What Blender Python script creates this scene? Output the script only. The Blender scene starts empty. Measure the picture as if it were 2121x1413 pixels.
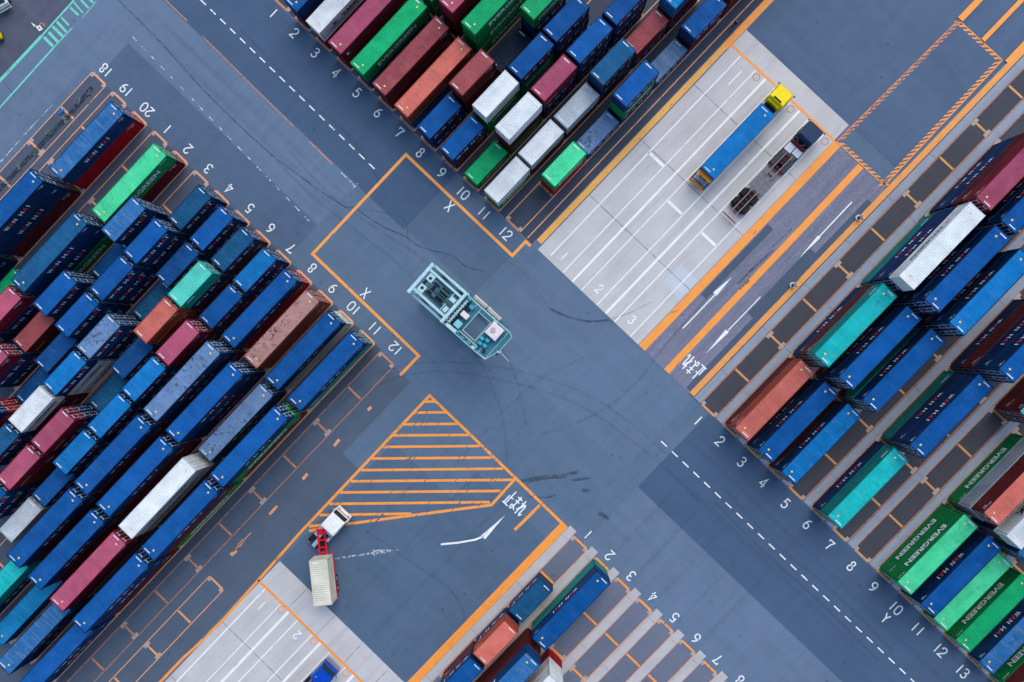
import bpy, bmesh, math, random
from mathutils import Vector, Matrix
random.seed(7)
R = math.radians
# ---------------------------------------------------------------- camera, world, sun, exposure
scene = bpy.context.scene
TX, TY, FPX, CAMH = 0.03712, -0.00033, 1590.35, 104.68
cam_data = bpy.data.cameras.new('camera'); cam = bpy.data.objects.new('camera', cam_data)
scene.collection.objects.link(cam); scene.camera = cam
cam_data.sensor_width = 36; cam_data.lens = FPX/2121*36; cam_data.clip_start = 1; cam_data.clip_end = 3000
_cx, _sx, _cy, _sy = math.cos(TX), math.sin(TX), math.cos(TY), math.sin(TY)
_r = Matrix(((_cx,0,_sx),(0,1,0),(-_sx,0,_cx))) @ Matrix(((1,0,0),(0,_cy,_sy),(0,-_sy,_cy)))
_c = lambda v: Vector((v[0], -v[1], -v[2]))
X_, Y_, Z_ = _c(_r[0]), -_c(_r[1]), -_c(_r[2])
cam.matrix_world = Matrix(((X_.x,Y_.x,Z_.x,0),(X_.y,Y_.y,Z_.y,0),(X_.z,Y_.z,Z_.z,CAMH),(0,0,0,1)))
world = bpy.data.worlds.new('World'); scene.world = world; world.use_nodes = True
nt = world.node_tree; bg = nt.nodes['Background']
sky = nt.nodes.new('ShaderNodeTexSky'); sky.sky_type = 'NISHITA'; sky.sun_disc = False
SUN_EL, SUN_AZ = 52, 18          # azimuth clockwise from +Y (top of the picture)
sky.sun_elevation = R(SUN_EL); sky.sun_rotation = R(SUN_AZ); sky.air_density = 1.0; sky.dust_density = 2.5
nt.links.new(sky.outputs[0], bg.inputs[0]); bg.inputs[1].default_value = 0.15
sd = bpy.data.lights.new('sun', 'SUN'); sd.energy = 0.5; sd.angle = R(45); sd.color = (1, 0.95, 0.88)
sun = bpy.data.objects.new('sun', sd); scene.collection.objects.link(sun)
_d = Vector((math.sin(R(SUN_AZ))*math.cos(R(SUN_EL)), math.cos(R(SUN_AZ))*math.cos(R(SUN_EL)), math.sin(R(SUN_EL))))
sun.rotation_euler = _d.to_track_quat('Z', 'Y').to_euler()
scene.view_settings.view_transform = 'Standard'; scene.view_settings.look = 'None'
scene.view_settings.exposure = 0.74; scene.view_settings.gamma = 1

# ---------------------------------------------------------------- yard frame (metres): U along the container lengths, V across the rows
TH = 0.80912; CU, SU = math.cos(TH), math.sin(TH)
def Y(U, V): return (U*CU + V*SU, U*SU - V*CU)
COL = scene.collection
def link(name, me, mats=None, parent=None, loc=None, rot=0):
    o = bpy.data.objects.new(name, me); COL.objects.link(o)
    if mats is not None and me is not None:
        if not isinstance(mats, (list, tuple)): mats = [mats]
        for m in mats: me.materials.append(m)
    if parent: o.parent = parent
    if loc: o.location = loc
    if rot: o.rotation_euler = (0, 0, rot)
    return o
def tag(o, label=None, cat=None, group=None, kind=None):
    if label: o['label'] = label
    if cat: o['category'] = cat
    if group: o['group'] = group
    if kind: o['kind'] = kind
    return o

# ---------------------------------------------------------------- materials
def lin(r, g, b):
    f = lambda c: (c/255/12.92 if c/255 <= .04045 else ((c/255+.055)/1.055)**2.4)
    return (f(r), f(g), f(b))
KE = (1.15, 1.15, 1.29)    # light that reaches open ground, per channel, in display units
def bas(r, g, b, k=1.0):
    l = lin(r, g, b); return tuple(min(.85, max(.0015, l[i]/KE[i]*k)) for i in range(3))
def nmat(name):
    m = bpy.data.materials.new(name); m.use_nodes = True
    return m, m.node_tree.nodes, m.node_tree.links, m.node_tree.nodes['Principled BSDF']
def N(ns, t, **kw):
    n = ns.new(t)
    for k, v in kw.items():
        if k.startswith('i_'): n.inputs[k[2:].replace('_', ' ')].default_value = v
        else: setattr(n, k, v)
    return n
def mixc(ns, ls, fac, a, b, mode='MIX'):
    n = ns.new('ShaderNodeMix'); n.data_type = 'RGBA'; n.blend_type = mode
    for s, v in ((0, fac), (6, a), (7, b)):
        if hasattr(v, 'is_linked'): ls.new(v, n.inputs[s])
        elif s == 0: n.inputs[0].default_value = v
        else: n.inputs[s].default_value = (*v[:3], 1)
    return n.outputs[2]
def ramp(ns, ls, src, a, b, lo=0, hi=1):
    n = ns.new('ShaderNodeMapRange'); ls.new(src, n.inputs[0])
    n.inputs[1].default_value = a; n.inputs[2].default_value = b; n.inputs[3].default_value = lo; n.inputs[4].default_value = hi
    return n.outputs[0]
def noise(ns, ls, vec, scale, detail=3, rough=.55, dim='3D'):
    n = ns.new('ShaderNodeTexNoise'); n.noise_dimensions = dim
    n.inputs['Scale'].default_value = scale; n.inputs['Detail'].default_value = detail; n.inputs['Roughness'].default_value = rough
    if vec is not None: ls.new(vec, n.inputs['Vector'])
    return n.outputs[0]

def paint(name, col, dirt=.3, rust=.25, rough=.45, spots=0, stripes=0):
    """weathered steel paint; every object gets its own stains through its object random"""
    m, ns, ls, p = nmat(name)
    tc = ns.new('ShaderNodeTexCoord'); oi = ns.new('ShaderNodeObjectInfo')
    off = ns.new('ShaderNodeVectorMath'); off.operation = 'SCALE'; off.inputs[0].default_value = (91, 57, 33); ls.new(oi.outputs['Random'], off.inputs['Scale'])
    ad = ns.new('ShaderNodeVectorMath'); ad.operation = 'ADD'; ls.new(tc.outputs['Object'], ad.inputs[0]); ls.new(off.outputs[0], ad.inputs[1])
    v = ad.outputs[0]
    st = ns.new('ShaderNodeMapping'); st.inputs['Scale'].default_value = (2.2, .25, .3); ls.new(v, st.inputs[0])
    n1 = noise(ns, ls, v, .55, 4); n2 = noise(ns, ls, st.outputs[0], 1.6, 3); n3 = noise(ns, ls, v, 3.2, 5, .65)
    c0 = mixc(ns, ls, ramp(ns, ls, n1, .3, .7), tuple(c*.82 for c in col), tuple(min(.9, c*1.12+.004) for c in col))
    rv = ns.new('ShaderNodeMapRange'); ls.new(oi.outputs['Random'], rv.inputs[0]); rv.inputs[3].default_value = .86; rv.inputs[4].default_value = 1.1
    sc = ns.new('ShaderNodeVectorMath'); sc.operation = 'SCALE'; ls.new(c0, sc.inputs[0]); ls.new(rv.outputs[0], sc.inputs['Scale'])
    g = sum(col)/3
    faded = tuple(c*.55 + (g*1.1+.05)*.45 for c in col)
    f1 = ns.new('ShaderNodeMath'); f1.operation = 'MULTIPLY'; ls.new(ramp(ns, ls, n2, .52, .72), f1.inputs[0]); f1.inputs[1].default_value = dirt
    c1 = mixc(ns, ls, f1.outputs[0], sc.outputs[0], faded)
    f2 = ns.new('ShaderNodeMath'); f2.operation = 'MULTIPLY'; ls.new(ramp(ns, ls, n3, .66, .74), f2.inputs[0]); f2.inputs[1].default_value = rust
    c2 = mixc(ns, ls, f2.outputs[0], c1, (.10, .05, .03))
    if spots:
        n4 = noise(ns, ls, v, 2.1, 6, .7); n5 = noise(ns, ls, v, .42, 2)
        mm = ns.new('ShaderNodeMath'); mm.operation = 'MULTIPLY'; ls.new(ramp(ns, ls, n4, .53, .59), mm.inputs[0]); ls.new(ramp(ns, ls, n5, .45, .6), mm.inputs[1])
        m3 = ns.new('ShaderNodeMath'); m3.operation = 'MULTIPLY'; ls.new(mm.outputs[0], m3.inputs[0]); m3.inputs[1].default_value = spots
        c2 = mixc(ns, ls, m3.outputs[0], c2, tuple(c*.25 for c in col))
    sm = ns.new('ShaderNodeMapping'); sm.inputs['Scale'].default_value = (3.5, .8, .8); ls.new(v, sm.inputs[0])
    n6 = noise(ns, ls, sm.outputs[0], 1.3, 6, .75); n7 = noise(ns, ls, v, .5, 2)
    f6 = ns.new('ShaderNodeMath'); f6.operation = 'MULTIPLY'; ls.new(ramp(ns, ls, n6, .6, .68), f6.inputs[0]); ls.new(ramp(ns, ls, n7, .5, .66, 0, min(.75, .25+dirt)), f6.inputs[1])
    c2 = mixc(ns, ls, f6.outputs[0], c2, tuple(c*.45+.22 for c in col))
    ls.new(c2, p.inputs['Base Color'])
    p.inputs['Roughness'].default_value = rough; p.inputs['Specular IOR Level'].default_value = .06
    return m
def plain(name, col, rough=.6, metal=0):
    m, ns, ls, p = nmat(name); tc = ns.new('ShaderNodeTexCoord')
    n1 = noise(ns, ls, tc.outputs['Object'], 2.5, 4)
    ls.new(mixc(ns, ls, ramp(ns, ls, n1, .3, .7), tuple(c*.86 for c in col), tuple(min(.9, c*1.08) for c in col)), p.inputs['Base Color'])
    p.inputs['Roughness'].default_value = rough; p.inputs['Metallic'].default_value = metal; p.inputs['Specular IOR Level'].default_value = .2
    return m
def asphalt(name, rgb, contrast=1.0, pale=0.0):
    m, ns, ls, p = nmat(name); col = bas(*rgb)
    geo = ns.new('ShaderNodeNewGeometry'); v = geo.outputs['Position']
    rot = ns.new('ShaderNodeMapping'); rot.inputs['Rotation'].default_value = (0, 0, -TH); ls.new(v, rot.inputs[0])
    s1 = ns.new('ShaderNodeMapping'); s1.inputs['Scale'].default_value = (.06, .9, 1); ls.new(rot.outputs[0], s1.inputs[0])
    s2 = ns.new('ShaderNodeMapping'); s2.inputs['Scale'].default_value = (.55, .05, 1); ls.new(rot.outputs[0], s2.inputs[0])
    a = noise(ns, ls, v, .07, 4, .6); b = noise(ns, ls, s1.outputs[0], 1, 4, .6); c = noise(ns, ls, s2.outputs[0], 1, 4, .6)
    d = noise(ns, ls, v, 3.4, 5, .85); e = noise(ns, ls, v, 1.1, 5, .65)
    c0 = mixc(ns, ls, ramp(ns, ls, a, .3, .7), tuple(x*(1-.18*contrast) for x in col), tuple(x*(1+.16*contrast) for x in col))
    c1 = mixc(ns, ls, ramp(ns, ls, b, .35, .7, 0, .5*contrast), c0, tuple(x*.72 for x in col))
    c2 = mixc(ns, ls, ramp(ns, ls, c, .45, .75, 0, .42*contrast), c1, tuple(x*1.32 for x in col))
    c3 = mixc(ns, ls, ramp(ns, ls, e, .62, .8, 0, .4), c2, tuple(x*.6 for x in col))
    c4 = mixc(ns, ls, ramp(ns, ls, d, .35, .65, .0, .6), c3, tuple(x*.7 for x in col))
    hn = noise(ns, ls, v, .5, 3, .6); hm = noise(ns, ls, v, 1.7, 3, .6)
    c4 = mixc(ns, ls, ramp(ns, ls, hn, .45, .7, 0, .55), c4, (col[0]*1.16, col[1]*.95, col[2]*.97))
    c4 = mixc(ns, ls, ramp(ns, ls, hm, .55, .75, 0, .5), c4, (col[0]*.8, col[1]*.92, col[2]*.9))
    # oil and rubber marks: small, dark, sparse
    vo = ns.new('ShaderNodeTexVoronoi'); vo.inputs['Scale'].default_value = .3; ls.new(v, vo.inputs['Vector'])
    spot = ramp(ns, ls, vo.outputs['Distance'], .035, .085, .55, 0)
    c5 = mixc(ns, ls, spot, c4, tuple(x*.35 for x in col))
    if pale:
        g = noise(ns, ls, v, 3.0, 6, .85); h = noise(ns, ls, s1.outputs[0], 1.6, 4)
        mm = ns.new('ShaderNodeMath'); mm.operation = 'MULTIPLY'; ls.new(ramp(ns, ls, g, .42, .62), mm.inputs[0]); ls.new(ramp(ns, ls, h, .35, .6, 0, pale), mm.inputs[1])
        c5 = mixc(ns, ls, mm.outputs[0], c5, bas(150, 152, 178))
    ls.new(c5, p.inputs['Base Color']); p.inputs['Roughness'].default_value = .88
    bp = ns.new('ShaderNodeBump'); bp.inputs['Strength'].default_value = .25; bp.inputs['Distance'].default_value = .02; ls.new(d, bp.inputs['Height']); ls.new(bp.outputs[0], p.inputs['Normal'])
    return m
def concrete(name, rgb, dirt=.5):
    m, ns, ls, p = nmat(name); col = bas(*rgb)
    geo = ns.new('ShaderNodeNewGeometry'); v = geo.outputs['Position']
    rot = ns.new('ShaderNodeMapping'); rot.inputs['Rotation'].default_value = (0, 0, -TH); ls.new(v, rot.inputs[0])
    s1 = ns.new('ShaderNodeMapping'); s1.inputs['Scale'].default_value = (.08, .7, 1); ls.new(rot.outputs[0], s1.inputs[0])
    a = noise(ns, ls, v, .22, 5, .65); b = noise(ns, ls, s1.outputs[0], 1.2, 4, .65); c = noise(ns, ls, v, 1.9, 5, .7)
    c0 = mixc(ns, ls, ramp(ns, ls, a, .3, .7), tuple(x*.9 for x in col), tuple(min(.85, x*1.07) for x in col))
    c1 = mixc(ns, ls, ramp(ns, ls, b, .5, .8, 0, dirt), c0, tuple(x*.62 for x in col))
    c2 = mixc(ns, ls, ramp(ns, ls, c, .58, .8, 0, dirt*.8), c1, (col[0]*.66, col[1]*.62, col[2]*.6))
    ls.new(c2, p.inputs['Base Color']); p.inputs['Roughness'].default_value = .85
    return m
def roadpaint(name, rgb, wear=.35, scuff=.3):
    """painted marking, worn through to what lies under it"""
    m, ns, ls, p = nmat(name); col = bas(*rgb)
    geo = ns.new('ShaderNodeNewGeometry'); v = geo.outputs['Position']
    a = noise(ns, ls, v, 2.2, 6, .75); b = noise(ns, ls, v, .23, 3); c = noise(ns, ls, v, .9, 4)
    c0 = mixc(ns, ls, ramp(ns, ls, c, .35, .7, 0, .5), col, tuple(x*.78 for x in col))
    ls.new(c0, p.inputs['Base Color']); p.inputs['Roughness'].default_value = .6
    tr = ns.new('ShaderNodeBsdfTransparent'); mx = ns.new('ShaderNodeMixShader')
    hi = .78 - wear*.35
    r1 = ramp(ns, ls, a, hi-.05, hi+.04)
    rot = ns.new('ShaderNodeMapping'); rot.inputs['Rotation'].default_value = (0, 0, -TH); ls.new(v, rot.inputs[0])
    st = ns.new('ShaderNodeMapping'); st.inputs['Scale'].default_value = (.35, 3.2, 1); ls.new(rot.outputs[0], st.inputs[0])
    sf = ramp(ns, ls, noise(ns, ls, st.outputs[0], 1, 4, .6), .685-scuff*.1, .71-scuff*.1)
    r1 = ramp(ns, ls, a, hi-.05, hi+.04)
    mxx = ns.new('ShaderNodeMath'); mxx.operation = 'MAXIMUM'; ls.new(r1, mxx.inputs[0]); ls.new(sf, mxx.inputs[1]); r1 = mxx.outputs[0]
    sub = ns.new('ShaderNodeMath'); sub.operation = 'ADD'; ls.new(r1, sub.inputs[0]); ls.new(ramp(ns, ls, b, .62, .8, 0, wear*.8), sub.inputs[1]); sub.use_clamp = True
    sc = ns.new('ShaderNodeMath'); sc.operation = 'MULTIPLY'; ls.new(sub.outputs[0], sc.inputs[0]); sc.inputs[1].default_value = min(1, .7+wear)
    ls.new(sc.outputs[0], mx.inputs[0]); ls.new(p.outputs[0], mx.inputs[1]); ls.new(tr.outputs[0], mx.inputs[2])
    ls.new(mx.outputs[0], ns['Material Output'].inputs[0])
    return m
def marks(name, rgb, amount):
    """tyre rubber: dark streaks, mostly see-through"""
    m, ns, ls, p = nmat(name)
    p.inputs['Base Color'].default_value = (*bas(*rgb), 1); p.inputs['Roughness'].default_value = .9
    geo = ns.new('ShaderNodeNewGeometry'); a = noise(ns, ls, geo.outputs['Position'], 1.3, 6, .75)
    tr = ns.new('ShaderNodeBsdfTransparent'); mx = ns.new('ShaderNodeMixShader')
    ls.new(ramp(ns, ls, a, .35, .65, 1, 1-amount), mx.inputs[0]); ls.new(p.outputs[0], mx.inputs[1]); ls.new(tr.outputs[0], mx.inputs[2])
    ls.new(mx.outputs[0], ns['Material Output'].inputs[0])
    return m

M_ASPH = asphalt('asphalt_main', (90, 116, 148)); M_LITE = asphalt('asphalt_light', (98, 122, 155)); M_DARK = asphalt('asphalt_dark', (66, 94, 130))
M_MID = asphalt('asphalt_mid', (79, 104, 139)); M_SLOT = asphalt('asphalt_slot', (66, 70, 84), .8); M_SLOTD = asphalt('asphalt_slot_dark', (60, 72, 94), .8)
M_WORN = asphalt('asphalt_worn', (112, 118, 146), .9, .7); M_SLOTB = asphalt('asphalt_slot_pale', (106, 116, 142), .9)
M_CONC = concrete('concrete_apron', (196, 196, 205)); M_KERB = concrete('concrete_kerb', (146, 158, 182), .7); M_KERBB = concrete('concrete_kerb_pale', (186, 186, 196), .55)
M_PAD = concrete('concrete_pad', (160, 165, 176), .3)
P_WHITE = roadpaint('paint_white', (240, 246, 255), .06); P_WWORN = roadpaint('paint_white_worn', (205, 215, 235), .8)
P_ORANGE = roadpaint('paint_orange', (255, 160, 66), .16, .75); P_PEACH = roadpaint('paint_orange_pale', (232, 165, 125), .4)
P_PEACHW = roadpaint('paint_orange_worn', (205, 135, 100), .5)
P_BAND = roadpaint('paint_band_orange', (255, 160, 66), .12, .25)
P_CROSS = roadpaint('paint_cross', (215, 155, 95), .25); P_YEL = roadpaint('paint_yellow_orange', (244, 178, 82), .35)
P_GREEN = roadpaint('paint_green', (110, 215, 200), .4); P_BOX = roadpaint('paint_box_orange', (250, 165, 75), .25)
P_CONCW = roadpaint('paint_white_concrete', (244, 247, 255), .25); P_CRACK = marks('joint_dark', (40, 48, 66), .75); P_TYRE = marks('tyre_mark', (46, 56, 74), .6); P_SWEEP = marks('tyre_sweep', (62, 80, 106), .2)
concrete_orange = roadpaint('kerb_orange', (238, 160, 85), .05)
P_SEAM = marks('joint_faint', (60, 66, 84), .8)

# ---------------------------------------------------------------- flat ground shapes
def ribbon_bm(bm, pts, w, z, closed=False, w2=None):
    n = len(pts); L = []; Rr = []
    for i, p in enumerate(pts):
        p = Vector(p[:2])
        a = Vector(pts[i-1][:2]) if (i > 0 or closed) else None
        b = Vector(pts[(i+1) % n][:2]) if (i < n-1 or closed) else None
        d1 = (p-a).normalized() if a is not None else None; d2 = (b-p).normalized() if b is not None else None
        if d1 is None: d1 = d2
        if d2 is None: d2 = d1
        t = (d1+d2)
        t = t.normalized() if t.length > 1e-4 else d1
        nrm = Vector((-t.y, t.x)); k = 1/max(.4, nrm.dot(Vector((-d1.y, d1.x))))
        ww = w if w2 is None else w + (w2-w)*i/(n-1)
        L.append(bm.verts.new((*(p+nrm*ww/2*k), z))); Rr.append(bm.verts.new((*(p-nrm*ww/2*k), z)))
    for i in range(n if closed else n-1):
        j = (i+1) % n; bm.faces.new((Rr[i], Rr[j], L[j], L[i]))
def poly_bm(bm, pts, z):
    f = bm.faces.new([bm.verts.new((p[0], p[1], z)) for p in pts])
    f.normal_update()
    if f.normal.z < 0: f.normal_flip()
def mesh(name, bm, smooth=False):
    me = bpy.data.meshes.new(name); bm.to_mesh(me); bm.free()
    if smooth:
        for f in me.polygons: f.use_smooth = True
    return me
def smooth(pts, k=8):
    out = []
    for i in range(len(pts)-1):
        p0, p1, p2, p3 = pts[max(i-1, 0)], pts[i], pts[i+1], pts[min(i+2, len(pts)-1)]
        for j in range(k):
            t = j/k
            out.append(tuple(.5*(2*p1[a]+(p2[a]-p0[a])*t+(2*p0[a]-5*p1[a]+4*p2[a]-p3[a])*t*t+(3*p1[a]-p0[a]-3*p2[a]+p3[a])*t**3) for a in (0, 1)))
    return out+[pts[-1]]
def flat(name, mat, polys=(), ribbons=(), z=.01):
    if name in ('tyre_sweeps', 'tyre_marks', 'asphalt_cracks'): ribbons = [(smooth(q[0]),)+tuple(q[1:]) for q in ribbons]
    bm = bmesh.new()
    for i, q in enumerate(polys): poly_bm(bm, q, z)
    for r in ribbons:
        pts, w = r[0], r[1]
        ribbon_bm(bm, pts, w, z, closed=(len(r) > 2 and r[2] is True), w2=(r[3] if len(r) > 3 else None))
    o = link(name, mesh(name, bm), mat); o['kind'] = 'structure'; return o
def quad(u0, u1, v0, v1): return [Y(u0, v0), Y(u1, v0), Y(u1, v1), Y(u0, v1)]

flat('ground', M_ASPH, [[(-1200, -1200), (1200, -1200), (1200, 1200), (-1200, 1200)]], z=0)
flat('asphalt_lane_light', M_LITE, [quad(-15.9, -1.9, -110, -33.2)], z=.004)
flat('asphalt_lane_dark', M_DARK, [quad(-1.9, 8.6, -110, -24), quad(-5.2, 8.6, 23.2, 110)], z=.004)
flat('asphalt_lane_mid', M_MID, [quad(-15.9, -9.6, -70, -33.2)], z=.008)
M_A3 = asphalt('asphalt_soft_dark', (80, 106, 138))
flat('asphalt_waiting_area', M_A3, [quad(-1.6, 8.6, -23.9, -10.9)], z=.008)
flat('asphalt_lower_area', M_A3, [quad(-46.7, -24, -5, 19), quad(-24, -19, 6, 19)], z=.007)
flat('asphalt_left_outer', asphalt('asphalt_outer', (80, 98, 124)), [quad(-90, -16.4, -14.7, -9), quad(-46.9, -30, -9, -5.6), quad(-90, -46.9, -9, -5.6)], z=.005)
flat('asphalt_patch', M_LITE, [quad(-16, -5.3, 23.2, 110)], z=.008)
flat('asphalt_patch_soft', asphalt('asphalt_soft', (94, 119, 152)), [quad(-5, 8.6, -7.6, 20.2)], z=.008)
flat('asphalt_left_apron', M_LITE, [quad(-60, -16, -110, -72.2)], z=.005)
flat('asphalt_quay_patch', asphalt('asphalt_stained', (80, 88, 114), 1.9), [[(-79.71, 51.80), (-63.47, 50.17), (-67.26, 44.51), (-73.13, 38.86), (-79.72, 33.21)]], z=.0085)
flat('asphalt_slots', M_SLOT, [quad(8.75, 95, 20.2, 85)], z=.006)
flat('asphalt_slots_top', M_SLOTD, [quad(8.75, 95, -75, -9.95)], z=.006)
flat('asphalt_slots_left', asphalt('asphalt_left_rows', (74, 88, 114), .9), [quad(-90, -15.95, -70.9, -14.95)], z=.006)
flat('asphalt_slots_bottom', M_SLOTB, [quad(-90, -15.85, 20.4, 55)], z=.006)
flat('asphalt_lane_slot_side', asphalt('asphalt_grey', (68, 80, 102), .9), [quad(-90, -16.3, -16.2, -14.8)], z=.007)
flat('asphalt_lanes_worn', M_WORN, [quad(8.75, 46.6, 11.2, 19.4)], z=.006)
flat('asphalt_lanes_patch', asphalt('asphalt_lane_repair', (74, 92, 120), .9), [quad(19.5, 32.5, 11.3, 12.3), quad(9, 44, 18.6, 19.35), quad(22, 34, 17.6, 18.6)], z=.010)
flat('asphalt_yard_upper', M_MID, [quad(49.55, 96, -9, 19.2)], z=.006)
flat('concrete_apron', M_CONC, [quad(8.75, 49.5, -8.85, 9.95)], z=.010)
flat('concrete_apron_lower', M_CONC, [quad(-95, -46.8, -5.05, 18.9)], z=.010)
flat('concrete_patch', concrete('concrete_new', (195, 203, 220), .15), [quad(17, 20.6, 6.6, 9.8)], z=.0125)
# joints between the concrete panels, cracks and repair seams in the asphalt
flat('concrete_joints', P_SEAM, ribbons=[([Y(u, -8.85), Y(u, 9.9)], .1) for u in (18.92, 29.1, 39.4)] + [([Y(u, -5), Y(u, 18.8)], .1) for u in (-58.5, -69)]
     + [([Y(-46.9, v), Y(-50.7, v)], .09) for v in (0.3, 5.6, 11, 16)], z=.014)
flat('asphalt_cracks', P_CRACK, ribbons=[([(-59.02, 47.74), (-52.86, 41.61), (-46.06, 34.16), (-37.26, 25.86), (-27.85, 19.00), (-25.50, 18.18), (-21.83, 15.77), (-18.50, 14.30), (-16.37, 12.83), (-12.18, 11.62), (-10.20, 10.16), (-7.88, 9.50)], .13),
     ([(-25.50, 18.18), (-21.83, 17.63), (-18.63, 16.42), (-18.10, 12.31)], .07), ([(-75.00, 36.19), (-73.48, 34.15)], .1)], z=.012)
flat('tyre_marks', P_TYRE, ribbons=[([(-2.60, -19.10), (0.03, -18.62), (2.66, -18.34), (5.15, -17.86)], .45), ([(-1.94, -19.35), (0.69, -18.81), (3.64, -18.59)], .2),
     ([(1.34, 4.34), (2.98, 3.55), (4.95, 2.89), (6.91, 2.62), (9.33, 2.82)], .3), ([(9.53, 3.01), (11.81, 3.67), (15.07, 5.30)], .1),
     ([(4.30, -18.98), (6.91, -18.64)], .35), ([(-1.94, -21.20), (0.69, -21.37), (2.13, -20.97)], .25), ([(7.90, -23.35), (9.33, -24.26)], .6), ([(5.61, -20.29), (6.72, -20.48)], .5)], z=.013)
flat('tyre_sweeps', P_SWEEP, ribbons=[([(-37.26, 25.72), (-31.88, 20.35), (-25.17, 15.00), (-18.50, 9.66), (-12.51, 3.04), (-7.88, -3.56), (-5.24, -10.15), (-4.58, -16.74)], .35), ([(-35.24, 27.04), (-29.19, 20.33), (-21.83, 14.98), (-15.83, 10.98), (-8.54, 3.69), (-3.92, -3.56), (-1.94, -11.45)], .3),
     ([(-27.85, -11.56), (-22.50, -6.23), (-14.51, -4.23), (-4.58, -5.54), (5.28, -8.80), (13.77, -14.66), (21.56, -21.80)], .3), ([(-28.52, -9.57), (-21.83, -4.24), (-13.18, -2.91), (-2.60, -4.21), (7.89, -8.14), (17.02, -15.30)], .3),
     ([(-23.84, -26.14), (-17.17, -30.71), (-11.85, -34.62), (-10.53, -39.22), (-14.51, -43.25)], .35), ([(0.03, -12.76), (7.24, -10.11), (13.11, -5.50), (17.67, 0.39), (23.49, 6.91)], .3), ([(1.34, 4.34), (-2.60, 9.61), (-5.24, 10.94)], .2), ([(-14.51, -20.10), (-7.88, -12.80), (-1.29, -6.19), (5.93, -2.23)], .25),
     ([(24.79, -19.82), (31.23, -26.93), (38.93, -33.35), (47.21, -41.66)], .4), ([(23.50, -21.79), (30.59, -28.89), (37.65, -35.31), (45.31, -42.98)], .4), ([(-41.32, 43.11), (-33.22, 34.34), (-25.84, 27.61), (-21.16, 20.28)], .4)], z=.0125)
# long faint wheel tracks
flat('wheel_tracks', marks('wheel_track', (66, 82, 108), .12), ribbons=[([Y(u, -68), Y(u+.2, -33)], .7) for u in (-6.4, -4.3)] + [([Y(u, 24), Y(u, 80)], .7) for u in (-.6, 4.2)]
     + [([Y(-16.5-.7*k, 5.2*k-4), Y(-45, 5.2*k-4.4)], .5) for k in range(1, 4)] + [([Y(u0, v), Y(u0-13, v+.2)], .45) for u0, v in ((-1.5, 27), (-2, 31.2), (-1, 35.4), (-2, 39.5), (-1, 43.6))], z=.0115)

# ---------------------------------------------------------------- kerbs between the rows (real steps)
def slab(name, u0, u1, v0, v1, z0, z1, mat, label=None, cat=None, group=None):
    bm = bmesh.new(); q = quad(u0, u1, v0, v1); k = .03
    qi = quad(u0+k*(1 if u1 > u0 else -1), u1-k*(1 if u1 > u0 else -1), v0+k, v1-k)
    a = [bm.verts.new((*p, z0)) for p in q]; b = [bm.verts.new((*p, z1-.03)) for p in q]; c = [bm.verts.new((*p, z1)) for p in qi]
    for s, t in ((a, b), (b, c)):
        for i in range(4): bm.faces.new((s[i], s[(i+1) % 4], t[(i+1) % 4], t[i]))
    bm.faces.new(c); bmesh.ops.recalc_face_normals(bm, faces=bm.faces)
    o = link(name, mesh(name, bm), mat); o['kind'] = 'structure'; return o
RP, R0 = 4.025, 22.87
for k in range(-1, 14): slab('kerb', 8.75, 92, R0+RP*k+1.47, R0+RP*k+2.57, 0, .12, M_KERB)
for k in range(-1, 9): slab('kerb', -85, -15.4, R0+RP*k+1.42, R0+RP*k+2.62, 0, .12, M_KERBB)
slab('kerb', 8.8, 92, 19.4, 20.2, 0, .16, concrete_orange)
# gaps in the kerb joints
flat('kerb_joints', P_CRACK, ribbons=[([Y(u, R0+RP*k+1.46), Y(u, R0+RP*k+2.58)], .06) for k in range(-1, 12) for u in range(14, 90, 8)]
     + [([Y(u, R0+RP*k+1.46), Y(u, R0+RP*k+2.58)], .06) for k in range(-1, 8) for u in range(-80, -16, 9)], z=.125)

# ---------------------------------------------------------------- slot boxes (thin orange outlines round every ground slot)
BAY = 6.53
def boxes(name, rows, u0, sgn, nb, mat, mat2, endw=.3, pads=True, lw=.13):
    rb = []; rc = []; pd = []
    for v in rows:
        for s in (-1.36, 1.36): rb.append(([Y(u0, v+s), Y(u0+sgn*BAY*nb, v+s)], lw))
        for b in range(nb+1):
            u = u0 + sgn*BAY*b
            rc.append(([Y(u, v-1.2), Y(u, v+1.2)], endw if b % 2 == 0 or True else .1))
            if pads and b % 2 == 0:
                for s in (-1.1, 1.1): pd.append(quad(u-(0 if b == 0 and sgn > 0 else .55), u+(0 if b == 0 and sgn < 0 else .55), v+s-.24, v+s+.24))
    if pd: flat(name+'_pads', M_PAD, polys=pd, z=.018)
    flat(name+'_lines', mat, ribbons=rb, z=.022); flat(name+'_cross_lines', mat2, ribbons=rc, z=.026)
LV = lambda i: -69.6 + 4.005*i
UV_ = lambda k: -13.6 + 4.02*(k-12)
RV = lambda k: R0 + RP*(k-1)
boxes('slot_box_left', [LV(i) for i in range(0, 14)], -15.95, -1, 10, P_PEACH, P_PEACH)
boxes('slot_box_left_outer', [LV(14)], -16.3, -1, 10, P_PEACHW, P_PEACHW, lw=.1)
boxes('slot_box_left_last', [-9.3], -55.2, -1, 5, P_PEACH, P_PEACH)
boxes('slot_box_top', [UV_(k) for k in range(1, 13)], 8.85, 1, 10, P_PEACH, P_PEACHW)
boxes('slot_box_right', [RV(k) for k in range(1, 15)], 8.85, 1, 12, P_PEACHW, P_CROSS, lw=.12)
boxes('slot_box_bottom', [RV(k) for k in range(1, 10)], -16.15, -1, 9, P_PEACH, P_ORANGE)
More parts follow.
